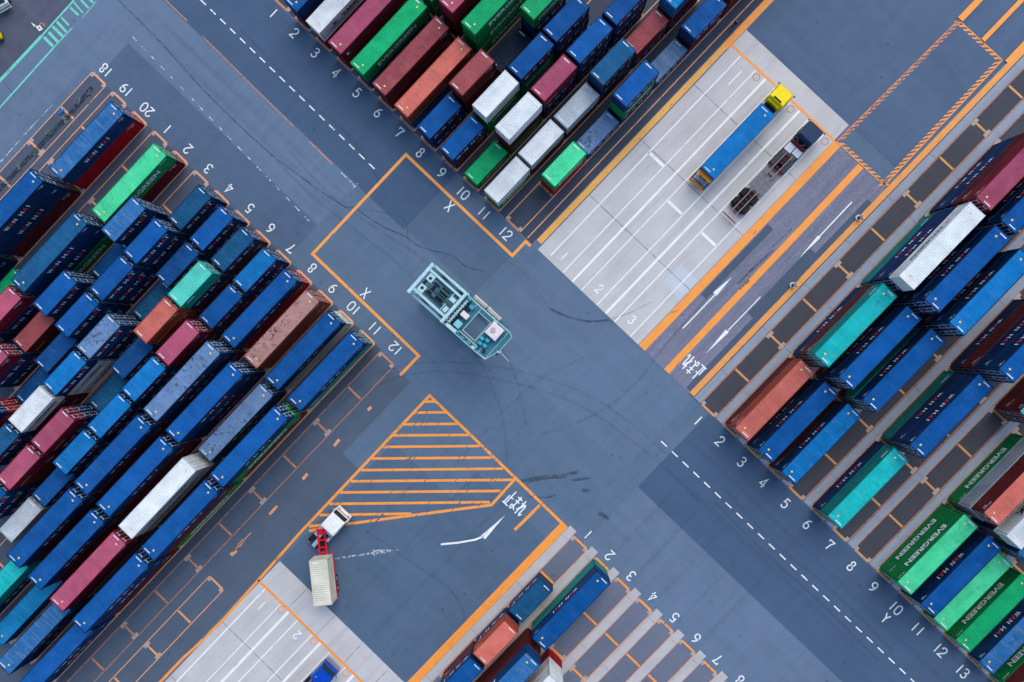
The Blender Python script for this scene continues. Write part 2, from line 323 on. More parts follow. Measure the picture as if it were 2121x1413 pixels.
flat('line_beside_slots', P_PEACH, ribbons=[([Y(8.9, -10.95), Y(92, -10.95)], .16), ([Y(-16.1, -16.3), Y(-70, -16.3)], .1)], z=.024)
flat('lane_dashes_orange', P_PEACH, ribbons=[([(-23.23, -9.09), (-23.70, -9.55)], .4), ([(-27.65, -13.55), (-28.39, -14.49)], .4), ([(-32.08, -18.30), (-32.75, -19.10)], .42), ([(-36.32, -22.79), (-37.40, -24.00)], .35), ([(-40.99, -27.50), (-41.73, -28.44)], .4), ([(-39.97, -26.49), (-42.48, -29.18)], .12), ([(-42.00, -28.98), (-42.81, -29.65)], .5)], z=.024)

# ---------------------------------------------------------------- painted numbers
G = {
 '0': [[(0,.5),(0,1.1),(.12,1.42),(.4,1.55),(.68,1.42),(.8,1.1),(.8,.5),(.68,.18),(.4,.05),(.12,.18),(0,.5)]],
 '1': [[(.4,.02),(.4,1.55)]],
 '2': [[(.02,1.15),(.08,1.4),(.3,1.55),(.58,1.52),(.78,1.3),(.76,1.0),(.5,.65),(.2,.36),(.0,.08),(.82,.08)]],
 '3': [[(.04,1.3),(.2,1.5),(.45,1.55),(.68,1.42),(.74,1.15),(.6,.92),(.36,.86),(.62,.8),(.8,.55),(.74,.25),(.5,.05),(.22,.07),(.02,.28)]],
 '4': [[(.82,.42),(.0,.42),(.56,1.55),(.56,.0)]],
 '5': [[(.74,1.5),(.18,1.5),(.1,.86),(.35,.98),(.62,.9),(.8,.6),(.74,.25),(.48,.05),(.2,.07),(.0,.28)]],
 '6': [[(.64,1.5),(.3,1.3),(.05,.85),(.0,.45),(.14,.15),(.4,.04),(.68,.15),(.8,.45),(.68,.76),(.4,.88),(.14,.76),(.03,.56)]],
 '7': [[(.0,1.2),(.0,1.5),(.8,1.5),(.5,.9),(.36,.02)]],
 '8': [[(.4,.85),(.15,.72),(.02,.42),(.14,.13),(.4,.04),(.66,.13),(.78,.42),(.65,.72),(.4,.85),(.2,.95),(.1,1.2),(.2,1.44),(.4,1.53),(.6,1.44),(.7,1.2),(.6,.95),(.4,.85)]],
 '9': [[(.16,.08),(.5,.28),(.75,.72),(.8,1.12),(.66,1.42),(.4,1.54),(.12,1.42),(.0,1.12),(.12,.82),(.4,.7),(.66,.82),(.77,1.02)]],
 'X': [[(.0,.0),(.8,1.5)],[(.0,1.5),(.8,.0)]], 'Y': [[(.4,.0),(.4,.8),(.0,1.5)],[(.42,.78),(.8,1.5)]],
}
STOP = [  # the three signs of the Japanese word for "stop", as strokes in a unit box (x right, y up)
 [[(.5,.02),(.5,1.0)],[(.5,.55),(.9,.55)],[(.2,.05),(.2,.6)],[(.0,.03),(1,.03)]],
 [[(.1,.85),(.9,.85)],[(.15,.62),(.85,.62)],[(.5,1.0),(.5,.2)],[(.5,.2),(.35,.05),(.15,.1),(.15,.28),(.4,.32),(.9,.1)]],
 [[(.25,1.0),(.25,.0)],[(.02,.75),(.45,.75),(.02,.25)],[(.3,.45),(.6,.78),(.72,.7),(.7,.15),(.85,.08),(1,.25)]]]
def strokes(name, chars, base, right, up, w, z, mat, sx=1, sy=1, gap=1.12):
    bm = bmesh.new(); x0 = 0; k = 0; tot = len(chars)*gap*sx - (gap-.8)*sx
    for ch in chars:
        for st in (G[ch] if isinstance(ch, str) else ch):
            pts = [(base[0]+right[0]*(x0+x*sx-tot/2)+up[0]*(y*sy), base[1]+right[1]*(x0+x*sx-tot/2)+up[1]*(y*sy)) for x, y in st]
            ribbon_bm(bm, pts, w, z+.0015*k); k += 1
        x0 += gap*sx
    o = link(name, mesh(name, bm), mat); o['kind'] = 'structure'; return o
uu = (CU, SU); vv = (SU, -CU); nu = (-CU, -SU); nv = (-SU, CU)
def number(txt, uc, vc, flip, h=1.4, mat=P_WHITE, z=.02):
    s = h/1.55; up, rt = (nu, nv) if flip else (uu, vv)
    u0 = uc + (h/2 if flip else -h/2)
    adj = .0 if len(txt) == 1 else (.1 if txt[0] == '1' else .2)
    # a leading 1 is drawn close to its neighbour
    strokes('slot_number', list(txt), Y(u0, vc), rt, up, .17, z, mat, s, s, 1.02 if '1' in txt else 1.15)
for i, t in enumerate(['18','19','20'] + [str(n) for n in range(1, 13)]): number(t, -14.45, LV(i)-.1, True)
for k in range(1, 13): number(str(k), 7.3, UV_(k), False)
for k in range(1, 14): number(str(k), 6.9, RV(k), False)
for k in range(1, 9): number(str(k), -14.6, RV(k), True)
number('X', 4.75, -21.7, False, 1.5); number('X', -11.9, -21.9, True, 1.5); number('Y', 5.0, 59.1, False, 1.4)
for t, v in (('1', -5.6), ('2', .9), ('3', 7.0)): number(t, 10.6, v, False, 1.2, P_CONCW)
number('2', -52.5, 3.7, True, 1.2, P_CONCW); number('3', -53.3, 10.0, True, 1.2, P_CONCW)
# the stop words, first sign to the reader's left
def stopword(o, right, up, s):
    for k, ch in enumerate(STOP):
        e = 1.06*(k-1) - .1*s; h = 2.3
        b = (o[0]+right[0]*e-up[0]*h/2, o[1]+right[1]*e-up[1]*h/2)
        strokes('stop_lettering', [ch], b, right, up, .17, .021, P_WHITE, s, h, 1.0)
stopword((20.56, -3.55), (-SU, CU), (-CU, -SU), .95)
stopword((-3.33, -22.16), (SU, -CU), (CU, SU), .98)

# ---------------------------------------------------------------- lines and arrows
def dash(p0, p1, n, frac, w, mat, z=.02, name='lane_dashes', jitter=0):
    rb = []
    for i in range(n):
        a = i/n; b = (i+frac*(1-jitter*random.random()))/n
        rb.append(([(p0[0]+(p1[0]-p0[0])*a, p0[1]+(p1[1]-p0[1])*a), (p0[0]+(p1[0]-p0[0])*b, p0[1]+(p1[1]-p0[1])*b)], w))
    flat(name, mat, ribbons=rb, z=z)
dash(Y(1.75, -70.5), Y(1.35, -31.9), 20, .55, .17, P_WHITE)
dash(Y(1.43, 21.3), Y(1.43, 69.5), 33, .55, .22, P_WHITE) if False else dash(Y(1.43, 21.2), Y(1.43, 75), 27, .55, .17, P_WHITE)
dash(Y(-8.5, -70.3), Y(-10.1, -33.4), 19, .5, .15, P_WWORN)
flat('lane_line_faint', P_PEACHW, ribbons=[([Y(-1.65, -74), Y(-1.7, -66)], .16), ([Y(-1.75, -63), Y(-2.1, -45)], .12), ([Y(-2.1, -42), Y(-2.15, -37.5)], .18)], z=.02)
flat('lane_line_end', P_WWORN, ribbons=[([Y(-2.15, -36), Y(-2.2, -33.2)], .16), ([Y(-2.8, -33.1), Y(-1.7, -33.1)], .16)], z=.02)
flat('waiting_box', P_BOX, ribbons=[([Y(-16.7, -10.65), Y(-13.0, -10.65), Y(-13.0, -30.95), Y(5.75, -30.95), Y(5.75, -10.8), Y(8.4, -10.8), Y(8.4, -9.9)], .42)], z=.021)
# hatched island
apex, rt_, lw_ = Y(-15.9, -5.8), Y(-15.9, 10.5), (-6.69, -22.42)
tipL = (-33.09, -26.42)
flat('hatched_island_outline', P_ORANGE, ribbons=[([(-31.88, -26.21), (-27.85, -25.38), (-17.83, -23.96), lw_, rt_, apex, tipL, (-34.57, -28.10), (-38.62, -32.68), (-40.99, -35.37), (-43.83, -38.55), (-47.77, -42.41), (-49.47, -43.91), (-53.22, -47.86), (-56.30, -51.27)], .38)], z=.021)
flat('hatched_island_bars', P_ORANGE, ribbons=[([(-16.10, -8.34), (-14.44, -8.33)], .36), ([(-17.36, -9.86), (-12.85, -9.78)], .36), ([(-18.76, -11.46), (-11.32, -11.36)], .36), ([(-20.23, -12.99), (-9.80, -12.87)], .36), ([(-21.70, -14.58), (-8.28, -14.38)], .36),
   ([(-23.17, -16.18), (-6.69, -15.96)], .36), ([(-24.64, -17.78), (-5.11, -17.46)], .36), ([(-26.04, -19.32), (-3.79, -18.97)], .36), ([(-27.52, -20.86), (-5.37, -20.50)], .36), ([(-29.06, -22.46), (-6.89, -22.03)], .36), ([(-30.40, -24.00), (-17.70, -23.70)], .36), ([(-31.88, -25.55), (-28.52, -25.25)], .4)], z=.024)
flat('border_line_orange', P_ORANGE, ribbons=[([rt_, Y(-15.95, 20.0)], .4), ([(-0.04, -22.37), (-3.52, -25.82)], .42)], z=.0225)
flat('border_band_orange', P_BAND, ribbons=[([Y(-15.8, 19.65), Y(-88, 19.65)], 1.15)], z=.020)
flat('arrow_bent', P_WHITE, ribbons=[([(-13.64, -27.87), (-11.19, -27.61), (-8.94, -27.19), (-7.81, -26.72)], .26)], polys=[[(-8.15, -26.65), (-4.81, -23.79), (-7.55, -27.11)]], z=.02)
flat('arrow_worn', P_WWORN, ribbons=[([(-28.25, -29.97), (-22.83, -29.11)], .22)], polys=[[(-23.03, -28.72), (-19.10, -28.61), (-22.90, -29.51)]], z=.02)
flat('arrow_lane', P_WHITE, polys=[[(23.30, 6.52), (25.88, 8.67), (23.75, 6.06)], [(24.98, 1.50), (22.33, -1.73), (25.43, 1.17)]], ribbons=[([(19.22, 1.66), (23.56, 6.23)], .17), ([(25.30, 1.37), (29.62, 5.92)], .14)], z=.02)
flat('arrow_lane_far', P_WHITE, polys=[[(37.26, 14.15), (34.76, 11.11), (37.64, 13.89)]], ribbons=[([(41.76, 18.63), (37.45, 14.02)], .17)], z=.02)
flat('arrow_left_edge', P_WWORN, ribbons=[([(-68.09, 32.87), (-70.71, 30.20)], .12), ([(-70.71, 30.20), (-76.25, 24.18)], .2)], z=.02)
flat('lane_band_orange', P_BAND, ribbons=[([Y(8.75, 10.6), Y(46.7, 10.55)], 1.15), ([Y(8.75, 15.2), Y(46.6, 14.9)], .92)], z=.020)
flat('band_scars', P_TYRE, ribbons=[([(26.59, 7.69), (28.66, 9.76), (31.23, 12.10)], .3), ([(26.85, 6.90), (28.14, 8.20)], .35), ([(17.66, 3.79), (18.83, 4.18)], .2), ([(31.23, 12.62), (33.80, 15.07)], .14)], z=.0235)
flat('apron_cross_line', P_ORANGE, ribbons=[([Y(46.7, -8.9), Y(46.7, 10.0)], .34)], z=.021)
flat('apron_cross_line_lower', P_ORANGE, ribbons=[([Y(-50.8, -5.4), Y(-50.85, 17.5)], .36)], z=.021)
flat('border_band_yellow', P_YEL, ribbons=[([Y(9.6, -9.42), Y(45.8, -9.42)], .82)], z=.0205)
flat('border_band_upper', P_BAND, ribbons=[([Y(45.8, -9.4), Y(92, -9.4)], .95)], z=.0205)
flat('apron_lane_lines', P_CONCW, ribbons=[([Y(9.4 if v < -6 else 8.8, v), Y(46.4, v)], w) for v, w in ((-7.0,.17),(-4.2,.14),(-2.42,.3),(-.73,.13),(2.18,.15),(3.85,.32),(5.5,.16),(8.4,.14))]
   + [([Y(28.6, -7.0), Y(28.6, -4.3)], .4), ([Y(25.6, -.6), Y(25.6, 2.0)], .4), ([Y(25.6, 5.7), Y(25.6, 8.2)], .4), ([Y(42.5, -5.5), Y(45, -5.5)], .15)], z=.0215)
flat('apron_lane_lines_lower', P_CONCW, ribbons=[([Y(-51.0 if abs(v+2.6) > .1 else -52.3, v), Y(-95 if abs(v+2.6) > .1 else -53.7, v)], w) for v, w in ((-3.85,.2),(-2.6,.15),(-.85,.14),(.67,.36),(2.36,.16),(5.2,.16),(6.8,.34),(8.57,.16),(11.6,.16),(13.15,.36))], z=.0215)
def ring(name, c, r, w, mat, z):
    return flat(name, mat, ribbons=[([(c[0]+r*math.cos(a*math.pi/12), c[1]+r*math.sin(a*math.pi/12)) for a in range(24)], w, True)], z=z)
for c in ((29.10, 35.54), (33.64, 31.19), (38.18, 26.79)): ring('painted_ring', c, .46, .12, P_PEACHW, .0225)
for c in ((-35.75, -37.11), (-31.26, -41.43), (-26.78, -45.69)): ring('painted_ring', c, .46, .14, P_PEACH, .0225)
# toothed rectangle at the upper right
def teeth(a, b, n, d, ln, w, mat, name):
    rb = [([a, b], .13)]; pl = []
    for i in range(n):
        t = (i+.3)/n; p = (a[0]+(b[0]-a[0])*t, a[1]+(b[1]-a[1])*t)
        t2 = (i+.3+w)/n; q = (a[0]+(b[0]-a[0])*t2, a[1]+(b[1]-a[1])*t2)
        pl.append([p, q, (q[0]+d[0]*ln, q[1]+d[1]*ln), (p[0]+d[0]*ln, p[1]+d[1]*ln)])
    flat(name, mat, ribbons=rb, z=.0215); flat(name+'_teeth', mat, polys=pl, z=.0235)
c1, c2, c3, c4 = Y(46.8, 10.3), Y(46.8, 19.0), Y(69.5, 10.8), Y(69.5, 18.7)
teeth(c1, c3, 29, (1, .25), .95, .5, roadpaint('paint_orange_scuffed', (235, 140, 75), .6), 'toothed_line_scuffed')
teeth(c2, c4, 29, (-1, -.25), 1.05, .55, P_ORANGE, 'toothed_line')
teeth(c3, c4, 10, (-1, .0), .8, .5, P_ORANGE, 'toothed_line'); teeth(c1, c2, 11, (1, -.1), .8, .5, P_ORANGE, 'toothed_line')
flat('upper_bands', P_BAND, ribbons=[([Y(69.6, 10.9), Y(92, 10.9)], .85), ([Y(69.6, 15.0), Y(92, 15.0)], .62), ([Y(69.6, 19.35), Y(92, 19.2)], .75)], z=.165)
# green walkway, upper left
flat('walkway_lines', P_GREEN, ribbons=[([(-78.33, 33.53), (-69.60, 42.52)], .42), ([(-69.60, 42.52), (-64.85, 47.57)], .26), ([(-79.72, 28.13), (-67.81, 40.95)], .24), ([(-67.81, 40.95), (-65.19, 43.60)], .16), ([(-63.82, 44.93), (-61.76, 47.25)], .12)], z=.02)
flat('walkway_bars', P_GREEN, ribbons=[([(-69.26, 42.38), (-67.95, 41.08)], .42), ([(-68.57, 43.05), (-67.26, 41.68)], .42), ([(-68.02, 43.85), (-66.50, 42.41)], .4), ([(-67.40, 44.51), (-66.02, 43.01)], .36), ([(-66.78, 45.11), (-65.68, 43.95)], .28), ([(-65.47, 46.43), (-64.30, 45.34)], .3), ([(-64.99, 47.16), (-63.68, 45.66)], .24), ([(-63.96, 47.48), (-62.86, 46.32)], .3), ([(-62.86, 47.60), (-62.17, 47.05)], .3)], z=.0222)
flat('painted_symbol', P_WHITE, polys=[[(-71.12, 44.47), (-70.29, 43.95), (-70.64, 43.82)], ], ribbons=[([(-70.23, 43.75), (-69.88, 43.34), (-69.54, 43.53), (-69.88, 43.94)], .2, True), ([(-70.57, 43.95), (-70.16, 43.88)], .12)], z=.02)
flat('painted_symbol_arc', P_PEACHW, ribbons=[([(-69.88, 44.01), (-69.74, 44.28), (-69.47, 44.31), (-69.19, 44.13), (-69.19, 43.86)], .16)], z=.0215)

# ---------------------------------------------------------------- solid helpers
def box_bm(bm, x0, x1, y0, y1, z0, z1, bev=0.0):
    r = bmesh.ops.create_cube(bm, size=1)
    for v in r['verts']:
        v.co = ((x0+x1)/2 + v.co.x*(x1-x0), (y0+y1)/2 + v.co.y*(y1-y0), (z0+z1)/2 + v.co.z*(z1-z0))
    if bev:
        es = list({e for v in r['verts'] for e in v.link_edges})
        bmesh.ops.bevel(bm, geom=es, offset=bev, segments=2, affect='EDGES', profile=.6)
def cyl_bm(bm, p, axis, r, ln, seg=20, r2=None):
    q = {'x': Matrix.Rotation(R(90), 4, 'Y'), 'y': Matrix.Rotation(R(90), 4, 'X'), 'z': Matrix.Identity(4)}[axis]
    bmesh.ops.create_cone(bm, cap_ends=True, segments=seg, radius1=r, radius2=r if r2 is None else r2, depth=ln, matrix=Matrix.Translation(p) @ q)
def tube_bm(bm, pts, r, seg=8):
    for a, b in zip(pts[:-1], pts[1:]):
        a, b = Vector(a), Vector(b); d = b-a
        bmesh.ops.create_cone(bm, cap_ends=True, segments=seg, radius1=r, radius2=r, depth=d.length, matrix=Matrix.Translation((a+b)/2) @ d.to_track_quat('Z', 'Y').to_matrix().to_4x4())
def part(name, boxes_, mat, parent, bev=.0, cyls=(), tubes=(), smooth=False):
    bm = bmesh.new()
    for b in boxes_: box_bm(bm, *b[:6], bev if len(b) < 7 else b[6])
    for c in cyls: cyl_bm(bm, *c)
    for t in tubes: tube_bm(bm, *t)
    return link(name, mesh(name, bm), mat, parent)
def thing(name, loc, rot, label, cat, group=None):
    o = bpy.data.objects.new(name, None); COL.objects.link(o); o.location = loc; o.rotation_euler = (0, 0, rot); o.empty_display_size = .3
    return tag(o, label, cat, group)

# ---------------------------------------------------------------- shipping containers
W_, HS, HH = 2.44, 2.59, 2.75
def corr_wall(bm, L, y, z0, z1, side, pitch=.278, dep=.045):
    """trapezoid sheet along x; y is the outer face"""
    n = int((L-.36)/pitch); x0 = -n*pitch/2; a = pitch*.27; b = pitch*.23; prof = []
    for i in range(n):
        x = x0+i*pitch; prof += [(x, 0), (x+a, 0), (x+a+b, dep), (x+a+b+a, dep)]
    prof.append((x0+n*pitch, 0))
    lo = [bm.verts.new((x, y-side*d, z0)) for x, d in prof]; hi = [bm.verts.new((x, y-side*d, z1)) for x, d in prof]
    for i in range(len(prof)-1): bm.faces.new((lo[i], lo[i+1], hi[i+1], hi[i]))
def container_meshes(L, H):
    out = {}
    bm = bmesh.new()
    for s in (-1, 1): corr_wall(bm, L, s*(W_/2-.025), .16, H-.10, s)
    # closed end at -x: upright corrugation
    n = 8; pw = (W_-.36)/n; prof = []
    for i in range(n):
        y = -W_/2+.18+i*pw; prof += [(y, 0), (y+pw*.3, 0), (y+pw*.5, .045), (y+pw*.8, .045)]
    prof.append((W_/2-.18, 0))
    lo = [bm.verts.new((-L/2+.04+d, y, .16)) for y, d in prof]; hi = [bm.verts.new((-L/2+.04+d, y, H-.12)) for y, d in prof]
    for i in range(len(prof)-1): bm.faces.new((lo[i], lo[i+1], hi[i+1], hi[i]))
    box_bm(bm, -L/2+.1, L/2-.1, -W_/2+.12, W_/2-.12, .12, .16)
    bmesh.ops.recalc_face_normals(bm, faces=bm.faces); out['wall'] = mesh('container_wall', bm)
    bm = bmesh.new()
    for s in (-1, 1):
        y0, y1 = sorted((s*W_/2, s*(W_/2-.07)))
        box_bm(bm, -L/2+.17, L/2-.17, y0, y1, 0.02, .16); box_bm(bm, -L/2+.17, L/2-.17, y0, y1, H-.10, H-.012)
        for t in (-1, 1):
            x0, x1 = sorted((t*L/2, t*(L/2-.16))); ya, yb = sorted((s*W_/2, s*(W_/2-.16)))
            box_bm(bm, x0+.003, x1-.003, ya+.003, yb-.003, .11, H-.11)
    for t in (-1, 1):
        x0, x1 = sorted((t*(L/2-.01), t*(L/2-.12)))
        box_bm(bm, x0, x1, -W_/2+.17, W_/2-.17, 0.02, .15); box_bm(bm, x0, x1, -W_/2+.17, W_/2-.17, H-.12, H-.012)
    nf = len(bm.faces)
    for s in (-1, 1):
        for t in (-1, 1):
            x0, x1 = sorted((t*L/2, t*(L/2-.178))); ya, yb = sorted((s*W_/2, s*(W_/2-.162)))
            box_bm(bm, x0, x1, ya, yb, 0, .118); box_bm(bm, x0, x1, ya, yb, H-.118, H)
    bm.faces.ensure_lookup_table()
    for f in bm.faces[nf:]: f.material_index = 1
    out['frame'] = mesh('container_frame', bm)
    # roof: cross corrugation between flat end plates
    bm = bmesh.new(); pitch = .275; e = .55; n = int((L-2*e)/pitch); x0 = -n*pitch/2; prof = [(-L/2+.12, 0), (x0, 0)]
    for i in range(n):
        x = x0+i*pitch; prof += [(x+pitch*.22, .036), (x+pitch*.5, .036), (x+pitch*.72, 0)] + ([(x+pitch, 0)] if i < n-1 else [])
    prof += [(x0+n*pitch, 0), (L/2-.12, 0)]
    a = [bm.verts.new((x, -W_/2+.07, H-.026-d)) for x, d in prof]; b = [bm.verts.new((x, W_/2-.07, H-.026-d)) for x, d in prof]
    for i in range(len(prof)-1): bm.faces.new((a[i], a[i+1], b[i+1], b[i]))
    bmesh.ops.recalc_face_normals(bm, faces=bm.faces); out['roof'] = mesh('container_roof', bm)
    # one door leaf (y > 0) at +x, panels and lock rods
    bm = bmesh.new()
    box_bm(bm, L/2-.085, L/2-.045, .01, W_/2-.165, .165, H-.135)
    for z in (.55, 1.05, 1.55, 2.05): box_bm(bm, L/2-.05, L/2-.025, .12, W_/2-.28, z-.11, z+.11)
    out['door'] = mesh('container_door', bm)
    bm = bmesh.new()
    for y in (.28, .78):
        cyl_bm(bm, (L/2-.012, y, H/2), 'z', .03, H-.2, 8)
        for z in (.22, H*.5, H-.22): box_bm(bm, L/2-.04, L/2+.0, y-.07, y+.07, z-.035, z+.035)
        box_bm(bm, L/2-.03, L/2-.005, y-.02, y+.3, 1.02, 1.06)
    out['lock_rods'] = mesh('lock_rods', bm)
    for i, x0 in enumerate((-L/2+.3, L/2-.42)):
        bm = bmesh.new(); box_bm(bm, x0, x0+.12, -.15, .8, H-.024, H-.019); out['mark_w%d' % i] = mesh('roof_label', bm)
    for i, x0 in enumerate((-L/2+.95, L/2-.95)):
        bm = bmesh.new(); cyl_bm(bm, (x0, -.25, H-.021), 'z', .14, .006, 14); out['mark_y%d' % i] = mesh('roof_dot', bm)
    bm = bmesh.new()
    for y, z, w, h in ((.55, H-.42, .5, .14),): box_bm(bm, L/2-.024, L/2-.018, y-w/2, y+w/2, z-h/2, z+h/2)
    out['plate'] = mesh('door_plate', bm)
    return out
CM = {(20,): container_meshes(6.06, HS), (40,): container_meshes(12.19, HH)}
HT = {20: HS, 40: HH}; LEN = {20: 6.06, 40: 12.19}
DOORMAT = {}
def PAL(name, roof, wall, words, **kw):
    return dict(roof=paint(name+'_roof', bas(*roof), **kw), wall=paint(name+'_paint', bas(*wall), .25, .12), words=words)  # gap shade put into the wall colours; roofs paler also from sun fading
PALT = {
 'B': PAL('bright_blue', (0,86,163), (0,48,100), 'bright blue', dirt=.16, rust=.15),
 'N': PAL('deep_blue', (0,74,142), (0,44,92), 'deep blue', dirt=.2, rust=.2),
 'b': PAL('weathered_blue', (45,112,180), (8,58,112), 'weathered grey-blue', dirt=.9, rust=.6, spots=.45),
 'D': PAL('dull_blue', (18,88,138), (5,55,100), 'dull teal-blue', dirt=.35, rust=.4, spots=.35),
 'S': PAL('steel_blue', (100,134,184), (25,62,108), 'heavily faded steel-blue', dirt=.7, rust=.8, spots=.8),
 'Q': PAL('shadowed_navy', (18,42,70), (8,24,44), 'shaded navy', dirt=.4, rust=.2),  # navy darkened to hold the shade of the hole between stacks
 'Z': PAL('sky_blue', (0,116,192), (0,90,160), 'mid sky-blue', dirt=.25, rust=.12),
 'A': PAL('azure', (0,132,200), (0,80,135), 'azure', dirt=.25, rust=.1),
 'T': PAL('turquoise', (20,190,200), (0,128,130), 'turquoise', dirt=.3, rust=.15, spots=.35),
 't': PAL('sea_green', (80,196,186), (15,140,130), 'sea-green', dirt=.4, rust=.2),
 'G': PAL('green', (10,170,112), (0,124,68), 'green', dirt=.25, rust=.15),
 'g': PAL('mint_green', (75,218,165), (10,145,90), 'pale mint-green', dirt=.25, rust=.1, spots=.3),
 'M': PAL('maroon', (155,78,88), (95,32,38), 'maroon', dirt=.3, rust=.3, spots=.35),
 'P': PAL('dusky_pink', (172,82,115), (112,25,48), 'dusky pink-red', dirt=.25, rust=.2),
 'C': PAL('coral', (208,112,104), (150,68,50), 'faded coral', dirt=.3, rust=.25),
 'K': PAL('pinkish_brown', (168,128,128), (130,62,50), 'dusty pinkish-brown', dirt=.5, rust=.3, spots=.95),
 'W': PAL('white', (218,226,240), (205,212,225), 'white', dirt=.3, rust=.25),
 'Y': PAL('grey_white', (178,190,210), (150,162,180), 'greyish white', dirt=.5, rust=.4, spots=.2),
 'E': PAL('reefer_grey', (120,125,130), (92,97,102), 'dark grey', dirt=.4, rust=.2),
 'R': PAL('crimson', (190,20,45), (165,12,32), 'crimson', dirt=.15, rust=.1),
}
M_CAST = plain('casting_rust', (.10, .06, .045), .8); M_MW = plain('roof_label_white', bas(225,232,242)); M_MY = plain('roof_dot_yellow', bas(235,205,110)); M_ROD = plain('galvanised_rod', bas(190,205,220), .5)
M_TXT = plain('lettering_white', bas(225,235,245)); M_TXR = plain('lettering_red', bas(235,60,95)); M_TXD = plain('lettering_dark', bas(25,40,70)); M_TXM = plain('lettering_maroon', bas(140,20,70)); M_TXY = plain('lettering_yellow', bas(230,200,40))
_tx = {}
def textmesh(s, width, height, bold=0.0):
    key = (s, width, height, bold)
    if key in _tx: return _tx[key]
    cu = bpy.data.curves.new('t', 'FONT'); cu.body = s; cu.size = 1; cu.extrude = 0; cu.offset = bold; cu.resolution_u = 2
    ob = bpy.data.objects.new('t', cu); COL.objects.link(ob)
    dg = bpy.context.evaluated_depsgraph_get(); me = bpy.data.meshes.new_from_object(ob.evaluated_get(dg))
    COL.objects.unlink(ob); bpy.data.objects.remove(ob)
    xs = [v.co.x for v in me.vertices]; ys = [v.co.y for v in me.vertices]
    x0, x1, y0, y1 = min(xs), max(xs), min(ys), max(ys)
    for v in me.vertices:
        v.co.x = ((v.co.x-x0)/(x1-x0)-.5)*width; v.co.y = ((v.co.y-y0)/(y1-y0)-.5)*height
    _tx[key] = me; return me
def wall_text_mesh(name, items, H, only):
    """items: (text, x centre, width, height, z centre, mat index); upright on the -y side and on the +y side"""
    bm = bmesh.new()
    for s, xc, w, h, zc, mi in items:
        me = textmesh(s, w, h, .03)
        for side in (only,):
            tmp = bmesh.new(); tmp.from_mesh(me)
            for v in tmp.verts:
                x, y = v.co.x+xc, v.co.y
                v.co = (x, -W_/2-.004, zc+y) if side < 0 else (-x, W_/2+.004, zc+y)
            for f in tmp.faces: f.material_index = mi
            m2 = bpy.data.meshes.new('x'); tmp.to_mesh(m2); tmp.free(); bm.from_mesh(m2); bpy.data.meshes.remove(m2)
    me = bpy.data.meshes.new(name); bm.to_mesh(me); bm.free()
    return me
# triangular emblem and small lines belong to the same lettering part
def wanhai(k): 
    return [('W', -2.05*k, .8*k, .74, 0, 0), ('A', -1.3*k, 0.66*k, .74, 0, 1), ('N', -.6*k, .58*k, .74, 0, 0), ('H', .65*k, .62*k, .74, 0, 0), ('A', 1.4*k, 0.66*k, .74, 0, 1), ('I', 2.0*k, .16*k, .74, 0, 0)]
LETT = {
 'wan': lambda L, H: [(s, x, w, h, H*.56, m) for s, x, w, h, z, m in wanhai(1.0)] + [('22G1', L/2-.8, .5, .15, H*.78, 0), ('WHLU 5081', L/2-1.0, .8, .15, H*.86, 0)],
 'ever': lambda L, H: [('EVERGREEN', 0, 7.2 if L > 8 else 4.4, .95 if L > 8 else .8, H*.52, 0)] + [('EISU 4012', L/2-1.1, 1.1, .16, H*.86, 0)],
 'yang': lambda L, H: [('YANG MING', 1.0, 6.4, .85, H*.52, 0), ('X', -3.5, .8, .8, H*.52, 1)],
 'hyun': lambda L, H: [('HYUNDAI', .5, min(L*.62, 5.4), .55, H*.52, 0), ('O', -min(L*.62, 5.4)/2-.5, .75, .6, H*.52, 1)],
 'maer': lambda L, H: [('MAERSK', 0, 6.0, 1.0, H*.52, 0)],
 'kline': lambda L, H: [('K', -L/2+1.0, .5, .7, H*.5, 0)],
 'yel': lambda L, H: [('HAPAG', -L*.28, 1.8 if L < 8 else 3.0, .28, H*.3, 0)],
 'uasc': lambda L, H: [('K', .2, .9, .9, H*.55, 0), ('M', 2.8, 1.0, .9, H*.55, 0), ('A', 1.5, .9, .9, H*.55, 0)],
 'tag': lambda L, H: [('CHINA', -L/2+1.4, 1.3, .45, H*.74, 0)],
 'small': lambda L, H: [('TCLU 8214', L/2-1.2, 1.3, .18, H*.84, 0), ('45G1', L/2-.9, .6, .16, H*.72, 0)],
}
LMATS = {'wan': [M_TXT, M_TXR], 'ever': [M_TXT], 'yang': [M_TXM, M_TXD], 'hyun': [M_TXD, M_TXR], 'maer': [M_TXD], 'kline': [M_TXT], 'yel': [M_TXY], 'uasc': [M_TXT], 'tag': [M_TXT], 'small': [M_TXT]}
LDEF = {'B': 'wan', 'N': 'wan', 'b': 'wan', 'D': 'wan', 'S': 'wan', 'Q': 'wan', 'Z': 'wan', 'A': 'small', 'T': 'tag', 't': 'tag', 'G': 'ever', 'g': 'ever', 'M': 'small', 'P': 'small', 'C': 'small', 'K': 'small', 'W': 'hyun', 'Y': None, 'E': None, 'R': 'small'}
_lm = {}
def lettering(kind, size, only):
    if (kind, size, only) not in _lm:
        L, H = LEN[size], HT[size]
        me = wall_text_mesh('lettering', LETT[kind](L, H), H, only)
        for m in LMATS[kind]: me.materials.append(m)
        _lm[(kind, size, only)] = me
    return _lm[(kind, size, only)]
MESHCACHE = {}
def cmesh(size, key, mat):
    k = (size, key, mat.name)
    if k not in MESHCACHE:
        me = CM[(size,)][key].copy(); me.materials.clear(); me.materials.append(mat); (me.materials.append(M_CAST) if key == 'frame' else None); MESHCACHE[k] = me
    return MESHCACHE[k]
PROTO = {}
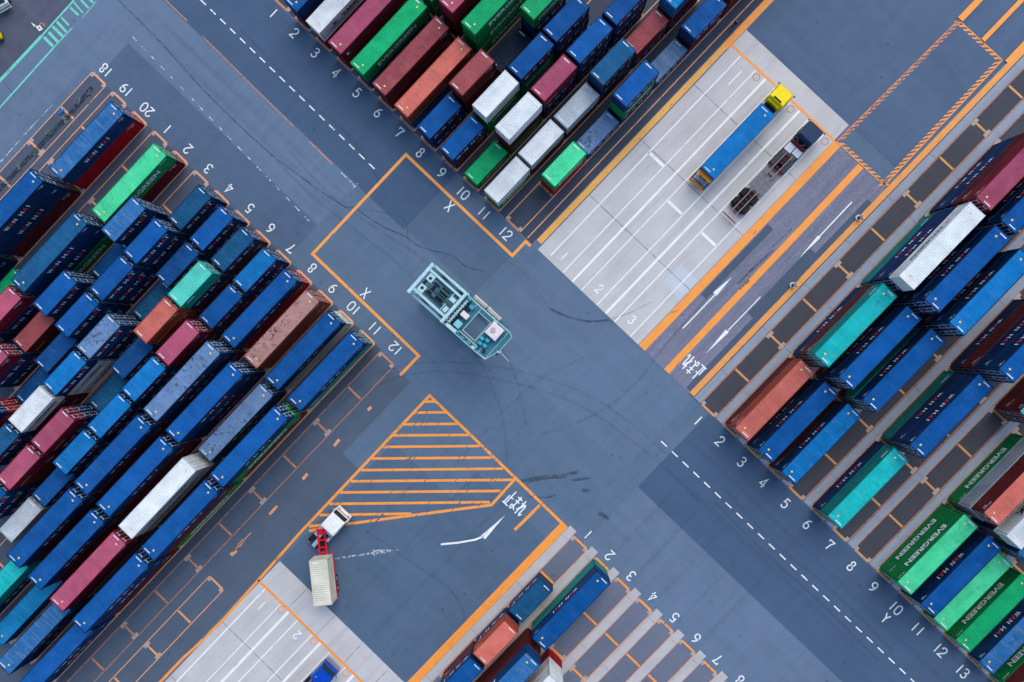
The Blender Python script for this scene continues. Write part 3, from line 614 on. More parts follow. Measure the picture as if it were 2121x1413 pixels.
def make_container(size, pal, lett, roofpal):
    P = PALT[pal]; root = bpy.data.objects.new('shipping_container', None); root.empty_display_size = .3; COL.objects.link(root)
    def add(nm, key, mat, par=root, mirror=False):
        o = bpy.data.objects.new(nm, cmesh(size, key, mat)); COL.objects.link(o); o.parent = par
        if mirror: o.scale = (1, -1, 1)
        return o
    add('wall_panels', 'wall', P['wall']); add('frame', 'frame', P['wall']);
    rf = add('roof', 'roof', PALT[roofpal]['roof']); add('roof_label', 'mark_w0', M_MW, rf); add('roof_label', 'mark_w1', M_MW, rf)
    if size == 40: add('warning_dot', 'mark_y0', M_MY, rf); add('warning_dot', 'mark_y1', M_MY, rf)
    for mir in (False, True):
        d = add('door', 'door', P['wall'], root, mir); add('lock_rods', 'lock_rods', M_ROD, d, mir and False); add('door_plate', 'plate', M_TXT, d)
    if lett:
        for sd_ in (-1, 1): o = bpy.data.objects.new('lettering', lettering(lett, size, sd_)); COL.objects.link(o); o.parent = root
    return root
def copy_tree(o, parent=None):
    c = o.copy(); COL.objects.link(c); c.parent = parent
    for ch in KIDS(o): copy_tree(ch, c)
    return c
KIDM = {}
def KIDS(o):
    if o.name not in KIDM: KIDM[o.name] = list(o.children)
    return KIDM[o.name]
ORD = ['', 'first', 'second', 'third', 'fourth', 'fifth', 'sixth', 'seventh', 'eighth', 'ninth', 'tenth']
BL = {'L': ('left', 'containers stacked in the left block'), 'U': ('top', 'containers stacked in the top block'), 'R': ('right', 'containers stacked in the right block'), 'B': ('bottom', 'containers stacked in the bottom block')}
rnd = random.Random(3)
def stack(block, row, bay, size, tiers, dropu=0):
    """tiers: bottom first, each 'colour' or 'colour:lettering' or 'colour/roofcolour'; bay 1 lies next to the painted numbers"""
    if block == 'L':
        i = row-18 if row >= 18 else row+2; V = LV(i)
    elif block == 'U': V = UV_(row)
    else: V = RV(row)
    sp = BAY*(2 if size == 40 else 1)
    if block in 'LB':
        hi = (-15.95 if block == 'L' else -16.15) - BAY*(bay-1); uc = hi - .22 - LEN[size]/2 - dropu
    else: lo = 8.85 + BAY*(bay-1); uc = lo + .22 + LEN[size]/2 + dropu
    z = .03
    for t, spec in enumerate(tiers):
        lett = None
        if ':' in spec: spec, lett = spec.split(':')
        pal, rp = spec.split('/') if '/' in spec else (spec, spec)
        if lett is None: lett = LDEF[pal]
        if lett == '-': lett = None
        key = (size, pal, lett, rp)
        if key not in PROTO: PROTO[key] = [make_container(size, pal, lett, rp), False]
        pr = PROTO[key]
        if not pr[1]: c = pr[0]; KIDS(c); pr[1] = True; [KIDS(x) for x in c.children]
        else: c = copy_tree(pr[0])
        x, y = Y(uc + rnd.uniform(-.06, .06), V + rnd.uniform(-.05, .05))
        c.location = (x, y, z); c.rotation_euler = (0, 0, TH + (math.pi if block in 'RB' else 0) + R(rnd.uniform(-.15, .15)))
        z += HT[size] + .02
        n = len(tiers)
        where = 'standing alone' if n == 1 else ('topping its stack' if t == n-1 else ('bottom of its stack' if t == 0 else ('second up in its stack' if t == 1 else 'third up in its stack')))
        rw = {'L': row, 'U': row, 'R': row, 'B': row}[block]
        col = PALT[pal]['words'] if t < n-1 else PALT[rp]['words']
        tag(c, f"{col} {'long' if size == 40 else 'short'} container {where}, row {rw} of {BL[block][0]} block, {ORD[bay]} bay", 'shipping container', BL[block][1])
S = stack
L_ = [(20,1,40,['R','b:wan']),(2,1,40,['P','g']),(20,3,40,['M','B','B']),(2,3,40,['G','B','B/D']),(3,2,20,['B','B','b']),(4,2,20,['B','B','B']),(4,1,20,['B','D']),(5,1,20,['B','B']),(6,1,20,['M','D']),(7,1,20,['B','B/Z']),
 (8,1,40,['R','B']),(9,1,40,['C','K']),(10,1,40,['W:-','B']),(11,1,40,['T','B']),(4,3,20,['B','B','B']),(5,2,20,['B','N']),(6,2,20,['M','B','t']),(7,2,20,['M','B']),(3,4,20,['B','B','B']),(3,3,20,['N']),
 (4,4,20,['B','B','B']),(5,3,20,['N/D']),(6,3,20,['C','C','C']),(7,3,20,['M','M','P']),(5,4,20,['B','B','S']),(3,5,20,['M','M:yel']),(2,5,20,['M','B','P']),(3,6,20,['B','B','P']),(4,5,20,['B','N']),(5,5,20,['W','W','B/Z']),
 (4,6,20,['N']),(6,4,20,['B','N']),(7,4,20,['M','B','B/Z']),(8,3,40,['M','B','S']),(9,3,40,['B','N','B']),(10,3,40,['N','S']),(11,3,40,['M','G','B']),(5,6,20,['M','M','W']),(6,5,20,['D']),(7,5,20,['B','B','B/Z']),
 (6,6,20,['B','B','P:yel']),(5,7,20,['B','B','D']),(6,7,20,['M','M','P:yel']),(7,6,20,['G','B','B/Z']),(8,5,40,['M','M','B']),(9,5,40,['M','M','B']),(10,5,40,['E','W:hyun','W:hyun']),(11,5,40,['G','M','B']),
 (7,7,20,['N','B']),(7,8,20,['M','Y']),(6,8,20,['B','B','B']),(8,7,40,['M','M','B']),(9,7,40,['M','M','B']),(10,7,40,['E','M','P']),(11,7,40,['M','B','B']),(8,9,40,['B','T']),(9,9,40,['A']),(10,9,40,['N','b']),(11,9,40,['B','B']),
 (20,5,40,['B','N','B']),(1,5,40,['G']),(4,7,40,['M','R','B']),(2,6,20,['B','B','P'])]
U_ = [(2,1,40,['M','B']),(3,1,40,['M','W:yang']),(4,1,40,['M','P:kline']),(5,1,40,['B','G']),(6,1,40,['M','M']),(7,1,40,['A:-','C']),(8,1,20,['B','B']),(9,1,20,['M','B']),(10,1,20,['G']),(11,1,20,['G','W:small']),(12,2,20,['R','g']),
 (12,3,20,['S']),(11,2,20,['M','W:small']),(11,3,20,['M','Y']),(10,2,20,['G','M','W:small']),(9,2,20,['G','G','W:small']),(8,2,20,['M','M','M']),(9,3,20,['G','G','B']),(10,3,20,['B','B','P:yel']),(11,4,20,['M','B','D']),(12,4,20,['B','G','B']),
 (12,5,20,['S']),(11,5,20,['B','M']),(12,6,20,['M','B']),(10,4,20,['B','B','B']),(9,4,20,['B','B','B']),(10,5,20,['B','B','B']),(11,6,20,['B','M','A']),(6,3,40,['M','M','P']),(7,3,40,['G','G','G']),(8,4,20,['B','B','G']),(8,3,20,['Q']),
 (12,7,40,['M','M']),(5,3,40,['G','G'])]
R_ = [(2,1,40,['M','C']),(3,1,40,['N','B']),(4,1,40,['M','B/Z']),(2,3,40,['B','M','T']),(3,3,40,['M','N','B']),(4,3,40,['M','t:-','B']),(2,5,40,['T','B','B','W:hyun']),(3,5,40,['B','B','N','B']),(4,5,40,['B','M','B','B/Z']),
 (2,7,40,['B','B','M','P']),(3,7,40,['N','B','B','B']),(6,5,40,['N','M','B','B']),(6,3,40,['T','B','B']),(6,1,40,['B','T']),(9,1,40,['G','G/g']),(10,1,40,['B','B']),(11,1,40,['G/g']),(12,1,40,['G']),(13,1,40,['b']),(14,1,40,['G','M']),
 (9,3,40,['G','Y','M/C']),(10,3,40,['B','N','W:maer']),(11,3,40,['G','b']),(8,5,40,['M','M/T'])]
B_ = [(1,2,20,['D']),(2,1,40,['T:-','B']),(1,3,20,['B','C']),(1,4,20,['M','B']),(2,3,40,['M','M','b:uasc']),(3,3,40,['R','W:-','W:-'])]
for blk, lst in (('L', L_), ('U', U_), ('R', R_), ('B', B_)):
    for row, bay, size, tiers in lst: S(blk, row, bay, size, tiers)

# ---------------------------------------------------------------- vehicles
M_TYRE = plain('tyre_rubber', (.008, .009, .011), .9); M_BLK = plain('black_steel', (.008, .010, .014), .7); M_GLASS = plain('windscreen_glass', (.01, .03, .035), .12); M_STEEL = plain('bare_steel', bas(150,158,170), .45, .4)
M_RIM = plain('wheel_rim', bas(170,175,185), .4, .3)
def wheel(parent, x, y, r=.5, w=.3):
    o = link('wheel', None, None, parent) if False else bpy.data.objects.new('wheel', None)
    COL.objects.link(o); o.parent = parent; o.location = (x, y, r); o.empty_display_size = .1
    part('tyre', [], M_TYRE, o, cyls=[((0,0,0), 'y', r, w, 24)]); part('rim', [], M_RIM, o, cyls=[((0,0,0), 'y', r*.55, w+.02, 16)])
    return o
def cab_shape(bm, x0, x1, w, z0, z1, rake=.35, side=.12):
    """flat-fronted cab: x1 is the front, tapered to the roof"""
    lo = [(x0, -w/2), (x1, -w/2), (x1, w/2), (x0, w/2)]; mid = lo; hi = [(x0+.05, -w/2+side), (x1-rake, -w/2+side), (x1-rake, w/2-side), (x0+.05, w/2-side)]
    zs = (z0, z0+(z1-z0)*.52, z1); rings = [[bm.verts.new((*p, z)) for p in q] for q, z in zip((lo, mid, hi), zs)]
    for a, b in zip(rings[:-1], rings[1:]):
        for i in range(4): bm.faces.new((a[i], a[(i+1) % 4], b[(i+1) % 4], b[i]))
    bm.faces.new(rings[-1]); bm.faces.new(rings[0][::-1])
    bmesh.ops.bevel(bm, geom=list(bm.edges), offset=.07, segments=2, affect='EDGES'); bmesh.ops.recalc_face_normals(bm, faces=bm.faces)
def mirror(parent, x, y, z, mat=None):
    s = 1 if y > 0 else -1
    return part('wing_mirror', [(x-.06, x+.1, min(y, y+s*.28), max(y, y+s*.28), z-.3, z+.15, .03)], mat or M_STEEL, parent, tubes=[([(x-.15, y-s*.25, z+.25), (x, y+s*.1, z+.2)], .03)])
def tractor(root, x0, x1, w, body, roof_z, fairing=True):
    """cab from x0 to x1 (front), as children of root"""
    bm = bmesh.new(); cab_shape(bm, x0, x1, w, .75, roof_z); c = link('cab', mesh('cab', bm), body, root)
    # windscreen follows the raked front
    zm = .75+(roof_z-.75)*.52; bm = bmesh.new()
    vs = [bm.verts.new(p) for p in ((x1+.012, -w/2+.16, zm+.1), (x1+.012, w/2-.16, zm+.1), (x1-.25, w/2-.24, roof_z-.2), (x1-.25, -w/2+.24, roof_z-.2))]
    bm.faces.new(vs); o = link('windscreen', mesh('windscreen', bm), M_GLASS, c)
    for s in (-1, 1):
        part('side_window', [(x0+.75, x1-.35, s*w/2-.02 if s > 0 else -w/2-.015, w/2+.015 if s > 0 else -w/2+.02, zm-.05, zm+.35)], M_GLASS, c)
        part('headlight', [(x1-.02, x1+.05, s*.85-.22, s*.85+.22, .85, 1.05, .02)], M_STEEL, c)
        mirror(c, x1-.1, s*w/2, zm+.5)
    part('bumper', [(x1-.15, x1+.18, -w/2+.05, w/2-.05, .35, .78, .05)], body, root)
    return c

# yellow-cab lorry with a long blue container
yl = thing('container_lorry', (*Y(37.2, .65), 0), TH, 'yellow-cab lorry carrying a long blue container in a white-lined lane', 'lorry', None)
MYEL = plain('cab_yellow', bas(255,216,0,1.1), .45); MORG = plain('chassis_orange', bas(240,150,30), .5)
c = tractor(yl, 6.7, 9.1, 2.45, MYEL, 3.15)
part('roof_recess', [(6.85, 7.1, -.62, .62, 3.12, 3.17)], M_BLK, c); part('rear_shelf', [(6.4, 6.75, -.95, .95, 2.3, 2.5, .04)], MYEL, c)
part('chassis_frame', [(-6.6, 8.6, -.45, -.3, .75, 1.05), (-6.6, 8.6, .3, .45, .75, 1.05), (-7.6, 5.4, -1.2, -1.05, 1.08, 1.25), (-7.6, 5.4, 1.05, 1.2, 1.08, 1.25)], M_BLK, yl)
part('rear_bumper', [(-7.75, -7.5, -1.22, 1.22, .55, 1.0, .03)], MORG, yl); part('rear_gantry', [(-6.95, -6.35, -1.12, 1.12, 2.9, 3.1, .08)], MORG, yl)
part('tail_bar', [(-7.2, -7.08, -1.0, 1.0, 2.2, 2.3)], M_STEEL, yl); part('fuel_tank', [(4.6, 6.0, .75, 1.2, .55, 1.15, .08), (4.6, 6.0, -1.2, -.75, .55, 1.15, .08)], M_BLK, yl)
part('gearbox_cover', [(5.3, 6.5, -.9, .9, 1.05, 1.5, .05)], M_BLK, yl)
part('tail_rack', [(-7.45+.0, -7.35, -1.1, 1.1, 1.25, 1.45)] + [(-7.35, -6.7, y-.03, y+.03, 1.3, 1.4) for y in (-1, -.6, -.2, .2, .6, 1)], plain('rack_blue', bas(20,60,110)), yl)
for x in (8.0, 4.4, 3.2, -3.2, -4.5): 
    for y in (-1.05, 1.05): wheel(yl, x, y)
# its load is a thing of its own
ld = make_container(40, 'Z', 'wan', 'Z'); ld.location = (*Y(36.45, .65), 1.27); ld.rotation_euler = (0, 0, TH); ld.scale = (11.35/12.19, 1, .97)
tag(ld, 'sky-blue long container loaded on the yellow-cab lorry', 'shipping container')

# dark-cab lorry with an empty skeletal trailer
dl = thing('skeletal_lorry', (*Y(37.2, 6.85), 0), TH, 'dark slate-cab lorry pulling an empty skeletal trailer, next lane to the yellow cab', 'lorry', None)
MSL = plain('cab_slate', bas(26,54,92), .5); MMAR = plain('chassis_maroon', bas(110,20,35), .5); MWB = plain('deck_white', bas(205,212,232), .5); MGR = plain('deck_grey', bas(118,120,134), .8); MRB = plain('beam_pale', bas(165,142,134), .6)
c = tractor(dl, 5.75, 8.3, 2.45, MSL, 3.1)
part('rear_crossbar', [(5.0, 5.35, -1.2, 1.2, 1.3, 1.6, .04)], MMAR, dl); part('deck_plate', [(3.9, 4.9, -1.15, -.08, 1.15, 1.25, .03), (3.7, 4.9, .05, 1.15, 1.15, 1.25, .03)], MWB, dl)
part('air_lines', [], M_STEEL, dl, tubes=[([(5.9, .5, 1.7), (5.6, .8, 2.1), (5.3, .4, 1.7)], .04), ([(5.9, -.3, 1.7), (5.5, -.6, 2.0), (5.3, -.2, 1.6)], .04), ([(5.7, .9, 1.9), (5.45, 1.05, 2.0)], .05)])
part('engine_cover', [(5.0, 5.95, -1.15, 1.15, .9, 1.28, .05)], M_BLK, dl); part('side_tank', [(3.3, 5.0, 1.0, 1.22, .6, 1.1, .05), (3.3, 5.0, -1.22, -1.0, .6, 1.1, .05)], M_BLK, dl)
part('mudguard', [(1.3, 3.2, .55, 1.18, 1.05, 1.13, .03), (1.3, 3.2, -1.18, -.55, 1.05, 1.13, .03)], plain('mudguard_dark', bas(52,66,84)), dl)
part('mudguard_edge', [(1.1, 1.3, .6, 1.15, .95, 1.1), (1.1, 1.3, -1.15, -.6, .95, 1.1)], MMAR, dl)
part('fifth_wheel', [(1.9, 3.4, -.45, .45, 1.13, 1.3, .05)], M_BLK, dl)
part('trailer_beam', [(-.6, 3.6, .42, .52, 1.3, 1.55), (-.6, 3.6, -.52, -.42, 1.3, 1.55), (-7.6, -3.0, .36, .46, 1.2, 1.45), (-7.6, -3.0, -.46, -.36, 1.2, 1.45)], MRB, dl)
part('cross_member', [(x, x+.08, -.42, .42, 1.25, 1.35) for x in (3.2, 2.6, 1.9, 1.2, .5, -.2, -3.4, -4.0, -4.7, -5.4, -6.2, -7.0)], MMAR, dl)
part('axle_group', [(-6.4, -3.2, -.9, .9, .45, .7), (1.2, 3.3, -.9, .9, .45, .8)], M_BLK, dl)
part('trailer_deck', [(x, x+.82, y0, y1, 1.12, 1.2) for k, x in enumerate((-2.95, -2.1, -1.25, -.4)) for y0, y1 in ((-1.15, -.42), (-.38, .42), (.46, 1.15))], MGR, dl)
part('rear_bar', [(-7.95, -7.8, -1.18, 1.18, .9, 1.1, .03)], plain('bar_rust', bas(140,80,70)), dl)
for x in (7.2, 2.8, 1.7, -4.0, -5.6):
    for y in (-1.02, 1.02): wheel(dl, x, y, .52, .5)
for k, x in enumerate((-4.0, -5.6)):
    part('mudguard', [(x-.55, x+.55, .68, 1.2, 1.08, 1.14, .04), (x-.55, x+.55, -1.2, -.68, 1.08, 1.14, .04)], M_BLK, dl)

# white lorry, turning, with a red trailer
hd = R(48); cx, cy = -27.87, -24.64
wl = thing('articulated_lorry', (cx-1.9*math.cos(hd), cy-1.9*math.sin(hd), 0), hd, 'white-cab lorry with a red trailer frame turning beside the hatched island', 'lorry', None)
MWH = plain('cab_white', bas(240,240,246), .3); MGB = plain('tractor_deck', bas(150,168,200), .5); MRED = plain('trailer_red', bas(222,18,48), .4)
c = tractor(wl, .85, 3.55, 2.45, MWH, 3.15)
part('roof_panel', [(1.1, 2.75, -1.08, 1.08, 3.14, 3.22, .05)], MWH, c); part('red_trim', [(3.56, 3.6, -1.1, 1.1, 1.35, 1.5)], MRED, c)
part('deck_plate', [(-1.3, .8, .12, 1.15, 1.15, 1.25, .03), (-.1, .8, -1.15, .1, 1.15, 1.25, .03), (-.9, -.2, -1.15, -.7, 1.15, 1.25, .03), (-2.7, -1.4, -.2, .35, 1.1, 1.2, .03)], MGB, wl)
part('fifth_wheel', [(-1.6, -.2, -.45, .45, 1.05, 1.15, .05)], M_BLK, wl); part('frame_rails', [(-2.7, 3.2, -.45, -.3, .7, 1.0), (-2.7, 3.2, .3, .45, .7, 1.0)], M_BLK, wl)
part('mudguard', [(-2.5, -1.0, .62, 1.2, 1.0, 1.08, .04), (-2.5, -1.0, -1.2, -.62, 1.0, 1.08, .04)], M_BLK, wl); part('tail_lamp', [(-2.75, -2.65, .7, 1.15, .8, .95), (-2.75, -2.65, -1.15, -.7, .8, .95)], M_STEEL, wl)
for x in (2.5, -1.2, -2.2):
    for y in (-1.02, 1.02): wheel(wl, x, y, .5, .45)
th2 = math.atan2(-29.07+34.94, -29.47+28.83); fx, fy = -29.47, -29.07   # trailer axis, front of its box
tr_ = thing('trailer', (fx, fy, 0), th2, 'red skeletal trailer under the cream container behind the white cab', 'trailer', None)
part('frame', [(-6.6, 3.6, .38, .58, 1.15, 1.4, .02), (-6.6, 3.6, -.58, -.38, 1.15, 1.4, .02)], MRED, tr_); part('cross_member', [(x, x+.2, -.4, .4, 1.2, 1.32) for x in (3.3, 2.7, 1.9, .9, .2, -1.2, -3, -5)] + [(2.75, 3.3, -.42, .42, 1.18, 1.28)], MRED, tr_)
part('side_rail', [(-6.5, .2, 1.12, 1.24, 1.0, 1.18), (-6.5, .2, -1.24, -1.12, 1.0, 1.18)], MRED, tr_); part('spare_wheel', [], M_TYRE, tr_, cyls=[((1.6, 0, 1.1), 'z', .42, .25, 24)])
for x in (-3.6, -4.9):
    for y in (-1.02, 1.02): wheel(tr_, x, y, .5, .4)
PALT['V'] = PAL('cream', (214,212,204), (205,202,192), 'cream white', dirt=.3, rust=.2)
cr = make_container(20, 'V', None, 'V'); cr.location = (fx-3.03*math.cos(th2), fy-3.03*math.sin(th2), 1.42); cr.rotation_euler = (0, 0, th2)
tag(cr, 'cream short container on the red trailer behind the white cab', 'shipping container')

# blue lorry cut by the lower edge of the picture
bl = thing('lorry', (*Y(-55.0, 9.95), 0), TH, 'blue-cab lorry parked on the pale concrete at the bottom edge', 'lorry', None)
MBL = plain('cab_blue', bas(0,70,190), .3)
c = tractor(bl, 1.0, 3.4, 2.45, MBL, 3.1); part('chassis_frame', [(-5, 3, -.45, -.3, .7, 1.0), (-5, 3, .3, .45, .7, 1.0)], M_BLK, bl)
part('bull_bar', [(3.4, 3.75, -1.2, 1.2, .5, .8, .08), (3.5, 3.6, -1.0, 1.0, 1.1, 1.2, .03)], plain('bar_grey', bas(150,150,175), .4, .3), bl); part('roof_lamp', [(1.7, 1.9, .55, .8, 3.1, 3.2, .03)], M_STEEL, c)
part('fuel_tank', [(-1.2, .6, .75, 1.2, .5, 1.1, .1), (-1.2, .6, -1.2, -.75, .5, 1.1, .1)], M_BLK, bl)
for x in (2.5, -1.6, -2.9):
    for y in (-1.02, 1.02): wheel(bl, x, y)

# corner of a white lorry, upper left; yellow forklift at the left edge
wt = thing('lorry', (*(-75.20, 47.33), 0), R(-62), 'white flat lorry whose corner enters at the upper left edge', 'lorry', None)
part('cargo_bed', [(-4.5, 1.35, -1.2, 1.2, 1.0, 1.2, .03)], MWH, wt); part('bed_rim', [(-4.5, 1.35, 1.12, 1.24, 1.2, 1.55, .02), (-4.5, 1.35, -1.24, -1.12, 1.2, 1.55, .02)], MWH, wt)
part('tailboard', [(1.42, 1.52, -1.24, 1.24, .9, 1.6, .02), (1.62, 1.74, -1.2, 1.2, .7, .85, .02)], MWH, wt); part('load_cover', [(-2.5, 1.0, -.2, .9, 1.25, 1.9, .1)], plain('cover_teal', bas(20,80,110)), wt)
for x in (.3, -3.0):
    for y in (-1.0, 1.0): wheel(wt, x, y, .42, .3)
fk = thing('forklift', (*(-75.97, 42.21), 0), R(10), 'yellow forklift just entering at the left edge', 'forklift', None)
part('body', [(-1.2, .7, -.55, .55, .35, 1.1, .15)], MYEL, fk); part('counterweight', [(.5, 1.15, -.45, .45, .4, 1.05, .2)], MYEL, fk)
part('overhead_guard', [(-.8, .5, -.5, .5, 2.05, 2.12, .02)], M_BLK, fk, tubes=[([(x, y, 1.0), (x*.9, y*.95, 2.06)], .04) for x in (-.7, .5) for y in (-.45, .45)])
part('mast', [(-1.4, -1.28, -.4, -.3, .1, 2.2), (-1.4, -1.28, .3, .4, .1, 2.2)], M_BLK, fk); part('fork', [(-2.4, -1.4, -.35, -.22, .1, .15), (-2.4, -1.4, .22, .35, .1, .15)], M_BLK, fk)
for x in (-.8, .7):
    for y in (-.5, .5): wheel(fk, x, y, .3, .2)

# ---------------------------------------------------------------- straddle carrier
sc_ = thing('straddle_carrier', (-14.66, 7.68, 0), -math.atan2(.664, .747), 'pale cyan straddle carrier driving through the middle of the crossing', 'straddle carrier', None)
MCY = plain('carrier_cyan', bas(176,216,228), .5); MTD = plain('deck_teal', bas(62,122,148), .6); MTW = plain('machine_teal', bas(60,165,200), .5); MPW = plain('cabin_pinkish_white', bas(226,218,228), .4); MDK = plain('hoist_dark', bas(28,48,58), .6)
ZT = 11.3
part('end_beam', [(-.22, .22, -2.35, 2.35, ZT-.5, ZT, .04)], MCY, sc_); part('middle_beam', [(5.25, 5.65, -2.4, 2.4, ZT-.5, ZT, .04)], MCY, sc_)
part('top_beam', [(.23, 5.24, 1.4, 1.68, ZT-.45, ZT-.03, .03)], MCY, sc_); part('top_beam', [(.23, 5.24, -1.68, -1.4, ZT-.45, ZT-.03, .03)], MCY, sc_)
part('outer_beam', [(.1, 5.3, 2.1, 2.4, ZT-1.6, ZT-1.25, .03)], MCY, sc_); part('outer_beam', [(.1, 5.3, -2.4, -2.1, ZT-1.6, ZT-1.25, .03)], MCY, sc_)
for s in (-1, 1):
    part('sill_beam', [(.0, 10.9, s*2.12-.2, s*2.12+.2, 1.25, 1.75, .05)], MCY, sc_)
    for x in (.45, 3.7, 7.2, 10.4): wheel(sc_, x, s*2.12, .62, .38)
    for x0, x1 in ((0.02, .3), (5.3, 5.6), (10.2, 10.6)):
        part('leg', [(x0-.05, x1+.05, s*2.12-.14, s*2.12+.14, 1.75, ZT-.5)], MCY, sc_)
    part('side_walkway', [(5.6, 11.9, s*2.45-.2, s*2.45+.2, 8.6, 8.68)], MTD, sc_, tubes=[([(.3, s*2.3, 6.6), (5.6, s*2.62, 8.9)], .04), ([(5.6, s*2.68, 9.6), (11.9, s*2.68, 9.6)], .03), ([(5.6, s*2.68, 9.1), (11.9, s*2.68, 9.1)], .025)] + [([(x, s*2.68, 8.65), (x, s*2.68, 9.6)], .025) for x in (5.6, 7, 8.5, 10, 11.9)])
# hoist cross heads, spreader and drums inside the frame
part('hoist_plate', [(.5, 1.35, .35, 1.35, ZT-.35, ZT-.15, .02), (.5, 1.35, -1.35, -.35, ZT-.35, ZT-.15, .02)], MCY, sc_); part('hoist_slot', [(.75, 1.1, .6, .95, ZT-.14, ZT-.1), (.75, 1.1, -.95, -.6, ZT-.14, ZT-.1)], MDK, sc_)
part('hoist_block', [(4.4, 5.1, .35, .9, ZT-.35, ZT-.15, .02), (4.55, 5.1, -1.2, -.5, ZT-.35, ZT-.15, .02), (4.3, 4.4, .3, 1.3, ZT-.3, ZT-.18), (4.3, 4.4, -1.3, -.3, ZT-.3, ZT-.18)], MCY, sc_)
part('spreader', [(-.2, 5.9, .95, 1.2, 6.2, 6.6, .03), (-.2, 5.9, -1.2, -.95, 6.2, 6.6, .03), (-.25, .1, -1.2, 1.2, 6.15, 6.5, .03), (5.6, 5.9, -1.2, 1.2, 6.15, 6.5, .03), (2.2, 3.4, -.9, .9, 6.3, 6.8, .05)], MDK, sc_)
part('spreader_cylinder', [], plain('cylinder_teal', bas(70,110,118)), sc_, cyls=[((2.8, .45, 7.0), 'x', .16, 4.2, 14), ((2.8, -.35, 7.0), 'x', .14, 4.2, 14), ((2.6, .0, 7.2), 'x', .08, 4.6, 10)])
part('cable_tray', [(.5, 5.0, -1.3, -1.0, 7.4, 7.5), (.6, 4.9, 1.05, 1.25, 8.2, 8.3)], plain('tray_teal', bas(25,85,100)), sc_)
part('hoist_chain', [(1.5, 1.9, -.4, .4, 8.8, 9.3, .05), (1.3, 2.2, .5, .8, 8.9, 9.2, .04), (1.3, 2.0, -.9, -.5, 8.9, 9.2, .04)], MDK, sc_)
# machine deck behind the middle beam, open in the middle
part('machine_deck', [(5.7, 8.0, -2.2, 2.2, 10.0, 10.08), (8.0, 10.1, 1.6, 2.2, 10.0, 10.08), (8.0, 10.1, -2.2, -1.35, 10.0, 10.08), (10.1, 12.5, -2.2, 2.2, 10.0, 10.08)], MTD, sc_)
part('prow_deck', [], MTD, sc_) if False else None
bm = bmesh.new(); vs = [(12.5, -2.1), (13.1, -.2), (13.1, 2.0), (12.5, 2.2)]
a = [bm.verts.new((x, y, 10.0)) for x, y in vs]; b = [bm.verts.new((x, y, 10.07)) for x, y in vs]; bm.faces.new(b)
for i in range(4): bm.faces.new((a[i], a[(i+1) % 4], b[(i+1) % 4], b[i]))
bmesh.ops.recalc_face_normals(bm, faces=bm.faces); link('prow_deck', mesh('prow_deck', bm), MTD, sc_)
def rails(pts, z0, z1): return [([(x, y, z1) for x, y in pts], .035), ([(x, y, (z0+z1)/2) for x, y in pts], .025)] + [([(x, y, z0), (x, y, z1)], .03) for x, y in pts]
part('deck_railing', [], MCY, sc_, tubes=rails([(5.7, 2.3), (7.5, 2.3), (9.4, 2.3), (11, 2.3), (12.5, 2.3), (13.15, 2.0), (13.15, -.2), (12.5, -2.2), (11, -2.3), (9.4, -2.3), (7.5, -2.3), (5.7, -2.3)], 10.08, 11.1))
part('hatch_railing', [], MCY, sc_, tubes=rails([(8.05, -1.35), (8.05, 1.6), (10.05, 1.6), (10.05, -1.35), (8.05, -1.35)], 10.08, 10.9))
part('deck_frame', [(x, x+.06, -2.2, 2.2, 10.085, 10.12) for x in (7.2, 7.95, 10.1, 11.2, 12.4)] + [(5.7, 12.4, y, y+.06, 10.125, 10.15) for y in (-2.2, 2.14)], MCY, sc_)
part('winch_drum', [(5.85, 6.35, -1.75+.42*k, -1.75+.42*k+.06, 10.6, 11.0) for k in range(9)], MCY, sc_, cyls=[((6.1, 0, 10.75), 'y', .16, 3.5, 14)]); part('winch_bed', [(5.75, 6.6, -1.8, 1.8, 10.1, 10.5, .03)], MDK, sc_)
part('electric_cabinet', [(6.55, 7.6, -.15, .55, 10.12, 11.2, .06)], MPW, sc_); part('pump_box', [(6.7, 7.6, -1.65, -.75, 10.12, 11.0, .1)], plain('box_pale_cyan', bas(130,200,225)), sc_)
part('engine_box', [(6.0, 7.6, -2.3, -1.9, 10.12, 10.9, .05)], plain('box_white_cyan', bas(190,215,225)), sc_)
part('exhaust_pipe', [], plain('pipe_cream', bas(180,178,165)), sc_, cyls=[((9.2, -1.75, 10.35), 'x', .12, 2.9, 12)])
part('side_tank', [(6.2, 8.3, 2.42, 2.95, 8.7, 9.4, .08), (8.45, 10.6, 2.42, 2.9, 8.7, 9.3, .08)], plain('tank_pale', bas(205,203,200)), sc_)
part('junction_box', [(7.2, 7.9, -2.15, -1.75, 10.12, 10.6, .04), (8.4, 8.9, -2.18, -1.95, 10.12, 10.7, .04), (9.3, 9.9, -2.18, -1.92, 10.12, 10.5, .04), (10.3, 10.8, -2.15, -1.6, 10.12, 10.45, .04), (6.7, 7.3, 1.2, 1.7, 10.12, 10.6, .05), (5.9, 6.4, 1.85, 2.15, 10.12, 10.8, .03)], MTW, sc_)
part('cable_reel', [], MDK, sc_, cyls=[((6.9, .95, 10.5), 'y', .3, .25, 18), ((11.7, -1.6, 10.3), 'z', .22, .3, 16)])
cb = part('driver_cabin', [(10.25, 11.95, .25, 2.0, 8.9, 11.15, .08)], MPW, sc_); part('cabin_window', [(11.955, 11.97, .4, 1.85, 9.5, 10.7), (10.24, 10.245, .4, 1.85, 9.4, 10.6)], M_GLASS, cb)
part('roof_unit', [], plain('unit_grey', bas(190,170,185)), cb, cyls=[((10.85, 1.15, 11.22), 'z', .32, .14, 18)])
for x, y in ((10.5, -.55), (11.15, -.3), (11.35, -1.0), (10.7, -1.15)): part('motor', [(x-.28, x+.28, y-.22, y+.22, 10.12, 10.75, .1)], MTW, sc_)
